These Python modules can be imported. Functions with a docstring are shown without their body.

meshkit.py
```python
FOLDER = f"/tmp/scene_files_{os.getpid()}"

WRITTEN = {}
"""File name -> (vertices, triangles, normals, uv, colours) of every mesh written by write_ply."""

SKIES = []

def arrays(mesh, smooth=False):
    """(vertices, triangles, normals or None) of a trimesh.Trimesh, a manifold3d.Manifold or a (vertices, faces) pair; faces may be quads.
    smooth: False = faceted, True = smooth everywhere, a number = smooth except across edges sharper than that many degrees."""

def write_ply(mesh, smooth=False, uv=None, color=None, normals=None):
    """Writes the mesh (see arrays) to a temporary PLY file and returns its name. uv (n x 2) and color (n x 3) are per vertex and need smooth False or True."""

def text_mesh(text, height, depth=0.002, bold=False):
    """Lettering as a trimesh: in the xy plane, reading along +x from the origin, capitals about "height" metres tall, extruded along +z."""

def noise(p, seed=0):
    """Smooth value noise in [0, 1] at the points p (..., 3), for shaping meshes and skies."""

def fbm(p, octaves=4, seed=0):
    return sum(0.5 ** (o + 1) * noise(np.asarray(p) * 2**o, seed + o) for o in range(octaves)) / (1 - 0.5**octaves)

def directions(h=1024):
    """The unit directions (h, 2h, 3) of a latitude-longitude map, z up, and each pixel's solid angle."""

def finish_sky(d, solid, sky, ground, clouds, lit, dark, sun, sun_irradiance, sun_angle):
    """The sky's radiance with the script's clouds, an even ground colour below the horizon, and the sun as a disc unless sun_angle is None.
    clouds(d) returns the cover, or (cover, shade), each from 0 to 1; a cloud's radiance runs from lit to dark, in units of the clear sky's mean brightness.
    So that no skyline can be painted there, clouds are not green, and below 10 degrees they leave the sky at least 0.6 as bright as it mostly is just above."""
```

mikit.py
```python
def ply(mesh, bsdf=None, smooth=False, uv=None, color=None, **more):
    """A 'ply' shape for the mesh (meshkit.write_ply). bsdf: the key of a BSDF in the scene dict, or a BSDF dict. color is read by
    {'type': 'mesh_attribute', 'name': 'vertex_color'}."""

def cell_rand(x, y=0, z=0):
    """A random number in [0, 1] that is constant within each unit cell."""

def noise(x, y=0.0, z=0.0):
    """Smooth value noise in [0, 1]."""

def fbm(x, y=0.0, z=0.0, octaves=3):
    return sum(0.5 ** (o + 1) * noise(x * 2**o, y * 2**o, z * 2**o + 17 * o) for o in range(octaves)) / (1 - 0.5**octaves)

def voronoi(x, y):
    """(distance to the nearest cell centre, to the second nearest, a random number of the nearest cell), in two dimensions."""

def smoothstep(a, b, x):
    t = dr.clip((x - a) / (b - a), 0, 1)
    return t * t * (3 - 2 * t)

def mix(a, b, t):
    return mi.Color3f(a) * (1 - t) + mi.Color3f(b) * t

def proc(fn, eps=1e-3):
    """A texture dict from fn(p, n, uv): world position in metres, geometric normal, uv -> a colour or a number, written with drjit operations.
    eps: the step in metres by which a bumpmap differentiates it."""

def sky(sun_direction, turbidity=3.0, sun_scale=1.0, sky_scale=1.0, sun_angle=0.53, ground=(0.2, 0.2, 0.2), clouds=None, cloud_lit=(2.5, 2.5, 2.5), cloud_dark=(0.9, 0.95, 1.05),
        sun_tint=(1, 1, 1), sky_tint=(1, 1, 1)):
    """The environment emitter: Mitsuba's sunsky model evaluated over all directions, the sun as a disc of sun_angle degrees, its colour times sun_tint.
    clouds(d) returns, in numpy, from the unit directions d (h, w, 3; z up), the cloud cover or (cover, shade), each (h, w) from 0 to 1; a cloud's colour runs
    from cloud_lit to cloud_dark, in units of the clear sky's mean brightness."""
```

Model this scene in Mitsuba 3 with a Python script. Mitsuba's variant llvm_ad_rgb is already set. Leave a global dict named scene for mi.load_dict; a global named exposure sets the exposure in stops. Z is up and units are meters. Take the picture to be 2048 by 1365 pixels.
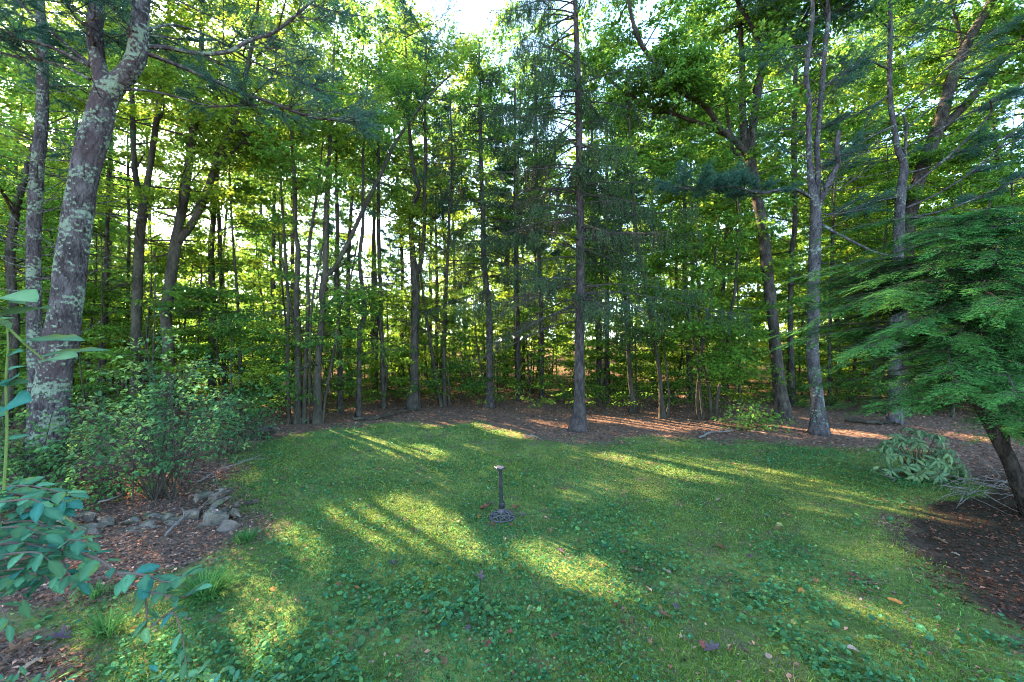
import math
import numpy as np
import trimesh
import drjit as dr
import mitsuba as mi
import mikit
import meshkit
from mikit import proc, noise, fbm, smoothstep, mix, voronoi
from scipy.spatial import ConvexHull

T = mi.ScalarTransform4f
scene, labels = {}, {}

# ------------------------------------------------------------------ camera, sky, exposure
EYE = 2.4          # camera height
F = 800.0          # focal length in pixels of the 2048-wide photograph
scene['camera'] = {
    'type': 'perspective', 'fov': 2 * math.degrees(math.atan(1024 / F)), 'fov_axis': 'x',
    'near_clip': 0.05, 'far_clip': 2000.0,
    'to_world': T().look_at(origin=[0, 0, EYE], target=[0, 10, EYE], up=[0, 0, 1]),
}
SUN_AZ, SUN_EL = math.radians(-45.0), math.radians(27.0)
SUN = [math.sin(SUN_AZ) * math.cos(SUN_EL), math.cos(SUN_AZ) * math.cos(SUN_EL), math.sin(SUN_EL)]
scene['daylight'] = mikit.sky(SUN, turbidity=3.0, ground=(0.12, 0.14, 0.08))
exposure = 5.55


# ------------------------------------------------------------------ small helpers
def nrm(v):
    v = np.asarray(v, float)
    return v / (np.linalg.norm(v, axis=-1, keepdims=True) + 1e-12)


def W(px, py, d):
    """the point at distance d (along y) that a pixel of the 2048-wide photograph looks at; used to survey where things stand"""
    return np.array([(px - 1024) / F * d, d, EYE - (py - 682) / F * d])


def gz(x, y):
    """height of the ground"""
    x, y = np.asarray(x, float), np.asarray(y, float)
    p = np.stack([x * 0.35, y * 0.35, 0 * x], -1)
    q = np.stack([x * 1.7, y * 1.7, 0 * x + 5], -1)
    return (meshkit.noise(p, 3) - 0.5) * 0.10 + (meshkit.noise(q, 4) - 0.5) * 0.035


def G(px, py):
    d = EYE * F / (py - 682.0)
    x = (px - 1024) / F * d
    return np.array([x, d, float(gz(x, d))])


class MB:
    """collects triangles (and vertex colours) of one mesh"""

    def __init__(self):
        self.v, self.f, self.c, self.n = [], [], [], 0

    def add(self, v, f, c=None):
        v, f = np.asarray(v, float).reshape(-1, 3), np.asarray(f, int)
        self.v.append(v)
        self.f.append(f + self.n)
        if c is not None:
            c = np.asarray(c, float)
            self.c.append(np.broadcast_to(c, (len(v), 3)) if c.ndim == 1 else c)
        self.n += len(v)

    def ply(self, bsdf, smooth=False):
        c = np.vstack(self.c) if self.c else None
        return mikit.ply((np.vstack(self.v), np.vstack(self.f)), bsdf, smooth=smooth, color=c)


def add(key, shape, label=None, category=None, group=None, kind=None):
    k, i = key, 0
    while k in scene:
        i += 1
        k = f'{key}_{i:03d}'
    scene[k] = shape
    tag(k, label, category, group, kind)
    return k


_things = set()


def thing(name, label, category, group=None):
    k, i = name, 0
    while k in _things or k in scene:
        i += 1
        k = f'{name}_{i:03d}'
    _things.add(k)
    tag(k, label, category, group)
    return k


def tag(k, label=None, category=None, group=None, kind=None):
    e = {a: b for a, b in (('label', label), ('category', category), ('group', group), ('kind', kind)) if b}
    if e:
        labels[k] = e


def resample(P, R, step):
    """Catmull-Rom through points P with radii R"""
    P, R = np.asarray(P, float), np.asarray(R, float)
    if len(P) == 2:
        n = max(2, int(np.linalg.norm(P[1] - P[0]) / step) + 1)
        t = np.linspace(0, 1, n)[:, None]
        return P[0] * (1 - t) + P[1] * t, R[0] * (1 - t[:, 0]) + R[1] * t[:, 0]
    Q = np.vstack([2 * P[0] - P[1], P, 2 * P[-1] - P[-2]])
    out, ro = [], []
    for i in range(1, len(Q) - 2):
        n = max(1, int(np.linalg.norm(Q[i + 1] - Q[i]) / step))
        t = np.linspace(0, 1, n, endpoint=False)[:, None]
        a, b, c, e = Q[i - 1], Q[i], Q[i + 1], Q[i + 2]
        out.append(0.5 * (2 * b + (c - a) * t + (2 * a - 5 * b + 4 * c - e) * t**2 + (3 * b - a - 3 * c + e) * t**3))
        ro.append(R[i - 1] * (1 - t[:, 0]) + R[i] * t[:, 0])
    return np.vstack(out + [P[-1:]]), np.concatenate(ro + [R[-1:]])


def tube(P, R, sides=8, rough=0.0, seed=0, flare=0.0):
    """a tapering limb along P; rough: share of the radius by which the surface is uneven; flare: swelling of the foot"""
    P, R = np.asarray(P, float), np.asarray(R, float)
    t = nrm(np.gradient(P, axis=0))
    ref = np.array([0.0, 1.0, 0.0]) if abs(t[:, 1]).mean() < 0.8 else np.array([1.0, 0, 0])
    a = nrm(np.cross(t, ref))
    b = np.cross(t, a)
    ang = np.arange(sides) * 2 * np.pi / sides
    rad = np.repeat(R[:, None], sides, 1)
    if flare:
        h = P[:, 2:3] - P[0, 2]
        lobes = 0.75 + 0.5 * np.cos(ang * 5 + seed)[None] * 0.6 + 0.25 * np.cos(ang * 3 + 2 * seed)[None]
        rad = rad * (1 + flare * np.exp(-h / (2.2 * R[0])) * lobes)
    if rough:
        c = P[:, None] + rad[..., None] * (np.cos(ang)[None, :, None] * a[:, None] + np.sin(ang)[None, :, None] * b[:, None])
        s = 1.0 / max(R.max() * 1.3, 0.05)
        n = meshkit.fbm(c * s * np.array([1, 1, 0.5]), 3, seed) - 0.5
        n2 = meshkit.noise(c * s * 6 * np.array([1, 1, 0.35]), seed + 9) - 0.5
        rad = rad * (1 + rough * (2.0 * n + 0.6 * n2))
    v = P[:, None] + rad[..., None] * (np.cos(ang)[None, :, None] * a[:, None] + np.sin(ang)[None, :, None] * b[:, None])
    i, j = np.meshgrid(np.arange(len(P) - 1), np.arange(sides), indexing='ij')
    q = np.stack([i * sides + j, i * sides + (j + 1) % sides, (i + 1) * sides + (j + 1) % sides, (i + 1) * sides + j], -1).reshape(-1, 4)
    f = np.vstack([q[:, [0, 1, 2]], q[:, [0, 2, 3]]])
    v = np.vstack([v.reshape(-1, 3), P[:1], P[-1:]])
    k, n = np.arange(sides), len(P) * sides
    f = np.vstack([f, np.stack([(k + 1) % sides, k, k * 0 + n], 1), np.stack([n - sides + k, n - sides + (k + 1) % sides, k * 0 + n + 1], 1)])
    return v, f


def twigs3(mb, A, B, r0, r1, color=None):
    """many straight three-sided twigs from A to B at once"""
    A, B = np.asarray(A, float), np.asarray(B, float)
    if not len(A):
        return
    t = nrm(B - A)
    ref = np.where(np.abs(t[:, 2:]) < 0.9, [0, 0, 1.0], [1.0, 0, 0])
    a = nrm(np.cross(t, ref))
    b = np.cross(t, a)
    ang = np.arange(3) * 2 * np.pi / 3
    ring = np.cos(ang)[None, :, None] * a[:, None] + np.sin(ang)[None, :, None] * b[:, None]
    r0, r1 = np.broadcast_to(r0, (len(A),))[:, None, None], np.broadcast_to(r1, (len(A),))[:, None, None]
    v = np.concatenate([A[:, None] + ring * r0, B[:, None] + ring * r1], 1)
    base = np.array([[0, 1, 4], [0, 4, 3], [1, 2, 5], [1, 5, 4], [2, 0, 3], [2, 3, 5]])
    f = (base[None] + np.arange(len(A))[:, None, None] * 6).reshape(-1, 3)
    mb.add(v.reshape(-1, 3), f, color)


# openings in the canopy: where the sun comes through to the lawn, no leaf stands in its way
#   (px, py of the sunlit patch in the photograph, radius in metres[, distance, if it is not on the ground])
SUNLIT = [(330, 1290, .42), (240, 1310, .3), (450, 1270, .32), (540, 1240, .2), (400, 1345, .35), (560, 1075, .3), (600, 1095, .22), (830, 1030, .42), (765, 1042, .36), (700, 1020, .24), (885, 1046, .2),
          (700, 872, .36), (760, 900, .4), (850, 905, .3), (1340, 938, .42), (1430, 942, .42), (1520, 955, .42), (1600, 968, .34), (1270, 934, .26), (1700, 1000, .3), (1785, 1012, .32), (1860, 1032, .25), (1150, 1125, .32), (1195, 1150, .26),
          (1200, 838, .45), (1290, 850, .45), (1380, 848, .45), (1000, 860, .4), (1100, 850, .3), (1570, 858, .35), (1640, 866, .35), (1720, 868, .3), (280, 980, .45), (200, 1000, .35), (330, 1085, .3), (255, 1100, .25), (480, 945, .3), (1790, 1240, .14),
          (330, 850, .45, 5.9), (420, 830, .4, 5.9), (240, 860, .4, 5.8), (110, 900, .35, 5.8), (1325, 815, .25, 12.3), (1415, 815, .3, 12.1), (1628, 800, .3, 10.3), (1500, 835, .3, 10.8), (1700, 700, .4, 6.0), (1800, 600, .5, 5.6), (1480, 430, .5, 12.4)]
SUN_DIR = np.array(SUN)
SHAFT_P = np.array([G(q[0], q[1]) if len(q) == 3 else W(q[0], q[1], q[3]) for q in SUNLIT])
SHAFT_R = np.array([q[2] for q in SUNLIT]) * 1.3
CARVE = False


def in_shaft(P):
    """which of the points P stand in an opening of the canopy"""
    hit = np.zeros(len(P), bool)
    if not len(P):
        return hit
    wob = 0.7 + 0.6 * meshkit.noise(P * 1.7, 15)
    a = P @ SUN_DIR
    for c, r_ in zip(SHAFT_P, SHAFT_R):
        s = a - c @ SUN_DIR
        d2 = ((P - c) ** 2).sum(1) - s**2
        hit |= (s > 0.9) & (d2 < (r_ * wob) ** 2)
    return hit


def leaves(mb, P, D, N, L, Wd, C, fold=0.25):
    """leaf blades: foot P, pointing along D, facing N, length L, width Wd, colour C; two triangles each, folded at the midrib"""
    n = len(P)
    L, Wd = np.broadcast_to(L, (n,)), np.broadcast_to(Wd, (n,))
    if CARVE:
        k = ~in_shaft(P)
        P, D, N, L, Wd, C, n = P[k], D[k], N[k], L[k], Wd[k], C[k], int(k.sum())
    L, Wd = L[:, None], Wd[:, None]
    D = nrm(D)
    S = nrm(np.cross(D, N))
    U = np.cross(S, D)
    mid = P + D * L * 0.45
    v = np.stack([P, mid + S * Wd * 0.5 + U * Wd * fold, P + D * L - U * L * 0.12, mid - S * Wd * 0.5 + U * Wd * fold], 1)
    f = (np.array([[0, 1, 2], [0, 2, 3]])[None] + np.arange(n)[:, None, None] * 4).reshape(-1, 3)
    mb.add(v.reshape(-1, 3), f, np.repeat(C, 4, 0))


def needles(mb, P, D, L, Wd, C, rng):
    """single-triangle needles"""
    n = len(P)
    L, Wd = np.broadcast_to(L, (n,)), np.broadcast_to(Wd, (n,))
    if CARVE:
        k = ~in_shaft(P)
        P, D, L, Wd, C, n = P[k], D[k], L[k], Wd[k], C[k], int(k.sum())
    L, Wd = L[:, None], Wd[:, None]
    D = nrm(D)
    S = nrm(np.cross(D, nrm(rng.normal(size=(n, 3)))))
    v = np.stack([P - S * Wd * 0.5, P + S * Wd * 0.5, P + D * L], 1)
    f = np.arange(3 * n).reshape(-1, 3)
    mb.add(v.reshape(-1, 3), f, np.repeat(C, 3, 0))


def tint(rng, n, base, var=0.25, hue=0.12):
    """leaf colours: each leaf a little lighter, darker, yellower than the next"""
    c = np.asarray(base)[None] * np.exp(rng.normal(0, var, (n, 1)))
    c = c * np.exp(rng.normal(0, hue, (n, 1)) * np.array([[1.0, 0.2, -0.6]]))
    return np.clip(c, 0.005, 0.8)


# ------------------------------------------------------------------ materials
VC = {'type': 'mesh_attribute', 'name': 'vertex_color'}


def thin(trans, rough=0.5, spec=0.0):
    return {'type': 'principledthin', 'base_color': VC, 'roughness': rough, 'diff_trans': trans, 'eta': 1.4, 'spec_trans': spec}


scene['leaf_tissue'] = thin(1.42, 0.55)
scene['glossy_leaf_tissue'] = thin(0.75, 0.38)
scene['needle_tissue'] = thin(0.7, 0.6)
scene['dry_leaf_tissue'] = thin(0.5, 0.7)
scene['dead_twig'] = {'type': 'twosided', 'bsdf': {'type': 'diffuse', 'reflectance': VC}}


def bark_fn(dark, light, scale, lichen=None, amount=0.0, red=None):
    def fn(p, n, uv):
        a = fbm(p.x * scale, p.y * scale, p.z * scale * 0.28, 3)
        b = noise(p.x * scale * 5, p.y * scale * 5, p.z * scale * 1.4)
        c = mix(dark, light, smoothstep(0.3, 0.75, a * 0.65 + b * 0.35))
        if red is not None:
            c = mix(c, red, smoothstep(0.5, 0.7, fbm(p.x * 3.1 + 4, p.y * 3.1, p.z * 1.7, 2)) * 0.7)
        if lichen is not None:
            big = noise(p.x * 4.5, p.y * 4.5, p.z * 3.6)
            fine = fbm(p.x * 26, p.y * 26, p.z * 24, 3)
            m = smoothstep(0.985 - amount, 1.07 - amount, fine * 0.62 + big * 0.38)
            c = mix(c, mi.Color3f(lichen) * (0.7 + 0.5 * b), m)
        return c
    return fn


def bark(name, dark, light, scale, depth, **k):
    s = scale

    def height(p, n, uv):
        return fbm(p.x * s * 1.6, p.y * s * 1.6, p.z * s * 0.4, 2) * depth
    scene[name] = {'type': 'twosided', 'bsdf': {'type': 'bumpmap', 'relief': proc(height, eps=0.004), 'scale': 1.0,
                   'bsdf': {'type': 'diffuse', 'reflectance': proc(bark_fn(dark, light, scale, **k))}}}


bark('lichened_pine_bark', (0.042, 0.032, 0.032), (0.12, 0.098, 0.096), 18, 0.045, lichen=(0.19, 0.225, 0.155), amount=0.46, red=(0.075, 0.05, 0.05))
bark('grey_pine_bark', (0.042, 0.036, 0.038), (0.125, 0.107, 0.107), 16, 0.016, lichen=(0.2, 0.24, 0.18), amount=0.36)
bark('oak_bark', (0.034, 0.028, 0.024), (0.10, 0.083, 0.067), 15, 0.025)
bark('spruce_bark', (0.034, 0.027, 0.026), (0.10, 0.08, 0.074), 24, 0.012)
bark('hemlock_bark', (0.018, 0.014, 0.012), (0.055, 0.043, 0.036), 18, 0.02)
bark('smooth_bark', (0.042, 0.035, 0.027), (0.085, 0.072, 0.054), 7, 0.003)


# ------------------------------------------------------------------ the ground
# edges of the lawn, in metres: far edge y(x), left edge x(y), right edge x(y) where the soil under the hemlock begins
FAR_X, FAR_Y = [-6.3, -5.4, -4.0, -1.1, 0.7, 1.5, 3.3, 5.5, 8.2, 12.0], [9.2, 10.5, 11.6, 11.6, 9.9, 9.3, 9.7, 9.3, 8.7, 8.4]
LEFT_Y, LEFT_X = [1.5, 2.8, 3.1, 3.5, 3.8, 4.1, 4.5, 5.1, 6.4, 7.7, 9.2], [-2.0, -3.0, -3.5, -4.4, -3.95, -3.5, -3.3, -3.3, -4.5, -5.1, -6.3]
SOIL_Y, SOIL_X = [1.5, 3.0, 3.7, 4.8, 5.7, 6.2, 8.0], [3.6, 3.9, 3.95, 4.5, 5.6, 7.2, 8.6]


def pl(t, ts, vs):
    """piecewise linear, for numpy arrays and for drjit floats alike"""
    mx = np.maximum if isinstance(t, np.ndarray) else dr.maximum
    k = np.diff(vs) / np.diff(ts)
    out = vs[0] + float(k[0]) * (t - ts[0])
    for i in range(1, len(k)):
        out = out + float(k[i] - k[i - 1]) * mx(t - ts[i], 0.0)
    return out


def inside_lawn(x, y, wobble=0.0):
    """metres inside the lawn (negative outside)"""
    mn = np.minimum if isinstance(x, np.ndarray) else dr.minimum
    return mn(mn(pl(x, FAR_X, FAR_Y) - y, x - pl(y, LEFT_Y, LEFT_X)), pl(y, SOIL_Y, SOIL_X) - x) + wobble


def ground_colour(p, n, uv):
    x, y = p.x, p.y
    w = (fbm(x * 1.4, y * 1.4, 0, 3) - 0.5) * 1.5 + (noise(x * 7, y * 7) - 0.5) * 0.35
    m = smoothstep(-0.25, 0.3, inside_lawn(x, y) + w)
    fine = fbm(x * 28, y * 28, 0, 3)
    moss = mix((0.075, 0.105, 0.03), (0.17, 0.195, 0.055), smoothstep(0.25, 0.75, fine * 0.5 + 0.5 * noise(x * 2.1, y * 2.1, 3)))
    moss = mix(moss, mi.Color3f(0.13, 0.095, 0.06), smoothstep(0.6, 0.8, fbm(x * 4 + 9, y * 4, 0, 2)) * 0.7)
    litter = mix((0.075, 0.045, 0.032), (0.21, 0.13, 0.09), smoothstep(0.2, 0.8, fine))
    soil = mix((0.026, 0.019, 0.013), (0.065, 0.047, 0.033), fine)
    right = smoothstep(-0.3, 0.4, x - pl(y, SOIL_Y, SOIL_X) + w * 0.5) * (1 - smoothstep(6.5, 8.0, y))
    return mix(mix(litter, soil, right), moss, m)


def ground_relief(p, n, uv):
    return fbm(p.x * 22, p.y * 22, 0, 3) * 0.022


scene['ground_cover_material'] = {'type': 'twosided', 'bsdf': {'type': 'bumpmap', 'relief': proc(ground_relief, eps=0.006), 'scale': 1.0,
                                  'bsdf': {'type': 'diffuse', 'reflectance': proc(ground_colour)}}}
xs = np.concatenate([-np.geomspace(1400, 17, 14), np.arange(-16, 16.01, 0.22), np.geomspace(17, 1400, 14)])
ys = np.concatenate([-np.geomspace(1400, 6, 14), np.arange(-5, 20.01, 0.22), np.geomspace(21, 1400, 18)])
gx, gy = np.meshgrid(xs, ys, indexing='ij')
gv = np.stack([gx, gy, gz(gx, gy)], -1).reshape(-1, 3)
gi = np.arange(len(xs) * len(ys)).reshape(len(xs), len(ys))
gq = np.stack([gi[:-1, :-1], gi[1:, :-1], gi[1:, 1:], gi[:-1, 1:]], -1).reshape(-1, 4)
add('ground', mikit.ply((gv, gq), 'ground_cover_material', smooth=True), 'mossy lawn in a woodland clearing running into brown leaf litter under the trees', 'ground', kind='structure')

rng = np.random.default_rng(11)


def scatter(rng, n, dmin, dmax, half=1.42, power=1.0):
    """points in the field of view, denser towards the camera as power grows"""
    u = rng.random(n)
    d = dmin * (dmax / dmin) ** u if power else dmin + (dmax - dmin) * u
    x = d * rng.uniform(-half, half, n)
    return x, d


# grass: many single blades
def grass(n, seed):
    rng = np.random.default_rng(seed)
    x, y = scatter(rng, n, 2.3, 12.0)
    patch = meshkit.fbm(np.stack([x * 0.9, y * 0.9, 0 * x], -1), 3, 21)
    keep = (inside_lawn(x, y) + (meshkit.noise(np.stack([x * 2, y * 2, 0 * x], -1), 5) - 0.5) * 1.2 > rng.random(n) ** 2 * 1.1 - 0.25) & (rng.random(n) < np.clip(patch * 2.6 - 0.55, 0.10, 1))
    x, y, patch = x[keep], y[keep], patch[keep]
    n = len(x)
    P = np.stack([x, y, gz(x, y) - 0.004], -1)
    az = rng.uniform(0, 2 * np.pi, n)
    tilt = np.abs(rng.normal(0.55, 0.35, n))
    D = np.stack([np.cos(az) * np.sin(tilt), np.sin(az) * np.sin(tilt), np.cos(tilt)], -1)
    far = np.clip(y / 4.0, 1, 2.6)
    L = rng.uniform(0.02, 0.055, n) * (0.7 + 0.9 * patch) * far**0.3
    L = L * 0.85
    L = np.where(rng.random(n) < 0.03, L * 2.3, L)
    C = tint(rng, n, (0.08, 0.20, 0.052), 0.34, 0.2)
    hue = (meshkit.fbm(np.stack([x * 0.9, y * 0.9, 0 * x + 3], -1), 3, 77) - 0.42)[:, None] * 3.0
    C = np.clip(C * (1 + np.clip(hue, -0.6, 0.9) * [0.8, 0.12, -0.3]), 0.01, 0.5)
    straw = rng.random(n) < 0.06
    C[straw] = tint(rng, straw.sum(), (0.30, 0.24, 0.11), 0.2, 0.1)
    mb = MB()
    S = nrm(np.cross(D, rng.normal(size=(n, 3))))
    w = (0.0032 * far)[:, None]
    mid, tip = P + D * L[:, None] * 0.55, P + D * L[:, None] + np.stack([np.cos(az), np.sin(az), -0.6 + 0 * az], -1) * (L * 0.25)[:, None]
    v = np.stack([P - S * w, P + S * w, mid + S * w * 0.7, tip, mid - S * w * 0.7], 1)
    f = (np.array([[0, 1, 2], [0, 2, 4], [4, 2, 3]])[None] + np.arange(n)[:, None, None] * 5).reshape(-1, 3)
    mb.add(v.reshape(-1, 3), f, np.repeat(C, 5, 0))
    return mb


add('grass', grass(210000, 31).ply('needle_tissue'), 'short thin grass growing over the mossy lawn', 'grass', kind='stuff')


# moss: tiny upright shoots that give the lawn its pile
def moss(n, seed):
    rng = np.random.default_rng(seed)
    x, y = scatter(rng, n, 2.3, 9.0)
    keep = inside_lawn(x, y) > -0.2
    x, y = x[keep], y[keep]
    n = len(x)
    P = np.stack([x, y, gz(x, y) - 0.003], -1)
    D = nrm(np.stack([rng.normal(0, 0.6, n), rng.normal(0, 0.6, n), 1 + 0 * x], -1))
    far = np.clip(y / 3.0, 1, 2.5)
    mb = MB()
    needles(mb, P, D, rng.uniform(0.010, 0.022, n) * far, 0.007 * far, tint(rng, n, (0.15, 0.20, 0.05), 0.25, 0.18), rng)
    return mb


add('moss', moss(150000, 32).ply('needle_tissue'), 'yellow green moss between the grass of the lawn', 'moss', kind='stuff')


# small round weed leaves (violets, ivy) lying over the lawn
def weeds(n, seed):
    rng = np.random.default_rng(seed)
    x, y = scatter(rng, n, 2.2, 12.5)
    pt = meshkit.fbm(np.stack([x * 1.3, y * 1.3, 0 * x], -1), 3, 44)
    dens = np.clip((pt - 0.34) * 2.6, 0.08, 0.8) * np.where(y > 6.5, 1.5, np.where(y < 5.0, 0.8, 1.0))
    keep = (inside_lawn(x, y) + (rng.random(n) - 0.6) * 0.8 > 0) & (rng.random(n) < dens)
    x, y = x[keep], y[keep]
    # each plant puts out three to six leaves
    k = rng.integers(3, 7, len(x))
    x, y = np.repeat(x, k), np.repeat(y, k)
    n = len(x)
    az = rng.uniform(0, 2 * np.pi, n)
    r = rng.uniform(0.01, 0.06, n)
    x, y = x + np.cos(az) * r, y + np.sin(az) * r
    z = gz(x, y) + rng.uniform(0.015, 0.06, n)
    N = nrm(np.stack([rng.normal(0, 0.35, n), rng.normal(0, 0.35, n), 1 + 0 * x], -1))
    D = nrm(np.stack([np.cos(az), np.sin(az), rng.normal(-0.1, 0.25, n)], -1))
    big = meshkit.noise(np.stack([x * 0.8, y * 0.8, 0 * x], -1), 8)
    L = rng.uniform(0.012, 0.034, n) * (0.6 + 0.8 * big)
    L = np.where(rng.random(n) < 0.06, L * 1.7, L)
    C = tint(rng, n, (0.13, 0.30, 0.12), 0.32, 0.2)
    S = nrm(np.cross(D, N))
    P = np.stack([x, y, z], -1)
    a = np.array([[0, 0], [0.25, 0.5], [0.7, 0.42], [1, 0], [0.7, -0.42], [0.25, -0.5]])
    v = P[:, None] + L[:, None, None] * (a[None, :, :1] * D[:, None] + a[None, :, 1:] * S[:, None] + np.abs(a[None, :, 1:]) * 0.3 * N[:, None])
    f = (np.array([[0, 1, 2], [0, 2, 3], [0, 3, 4], [0, 4, 5]])[None] + np.arange(n)[:, None, None] * 6).reshape(-1, 3)
    mb = MB()
    mb.add(v.reshape(-1, 3), f, np.repeat(C, 6, 0))
    return mb


add('ground_cover', weeds(26000, 33).ply('leaf_tissue'), 'low round leaved weeds spreading in patches over the lawn', 'weeds', kind='stuff')


# dry leaves on the forest floor, in the stone bed and on the bare soil
def litter(n, seed):
    rng = np.random.default_rng(seed)
    x, y = scatter(rng, n, 2.3, 24.0)
    xb = rng.uniform(-8.0, -3.0, n // 3)
    yb = rng.uniform(2.6, 7.5, n // 3)
    x, y = np.append(x, xb), np.append(y, yb)
    n = len(x)
    ins = inside_lawn(x, y)
    keep = (ins + (meshkit.noise(np.stack([x * 1.5, y * 1.5, 0 * x], -1), 6) - 0.5) * 1.6 < 0.05) | ((rng.random(n) < 0.07) & (ins > 0))
    x, y = x[keep], y[keep]
    n = len(x)
    P = np.stack([x, y, gz(x, y) + rng.uniform(0.0, 0.018, n)], -1)
    az = rng.uniform(0, 2 * np.pi, n)
    D = np.stack([np.cos(az), np.sin(az), rng.normal(0, 0.25, n)], -1)
    N = np.stack([rng.normal(0, 0.35, n), rng.normal(0, 0.35, n), 1 + 0 * x], -1)
    L = rng.uniform(0.04, 0.09, n) * np.clip(y / 9.0, 0.62, 1.0)
    C = tint(rng, n, (0.24, 0.125, 0.088), 0.52, 0.14)
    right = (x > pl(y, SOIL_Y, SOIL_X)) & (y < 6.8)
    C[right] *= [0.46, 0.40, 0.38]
    mb = MB()
    leaves(mb, P, D, N, L, L * rng.uniform(0.4, 0.75, n), C, fold=rng.uniform(-0.1, 0.4, (n, 1)))
    # fallen needles and twiglets
    m = n // 3
    i = rng.integers(0, n, m)
    i = i[~right[i]]
    m = len(i)
    A = P[i] + rng.normal(0, 0.1, (m, 3)) * [1, 1, 0] + [0, 0, 0.004]
    az = rng.uniform(0, 2 * np.pi, m)
    B = A + np.stack([np.cos(az), np.sin(az), rng.normal(0, 0.1, m)], -1) * rng.uniform(0.05, 0.22, m)[:, None]
    twigs3(mb, A, B, 0.003, 0.0015, np.array([0.16, 0.12, 0.095]))
    return mb


add('leaf_litter', litter(64000, 34).ply('dry_leaf_tissue'), 'brown dry leaf litter on the forest floor and in the stone bed', 'leaf litter', kind='stuff')


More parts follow.
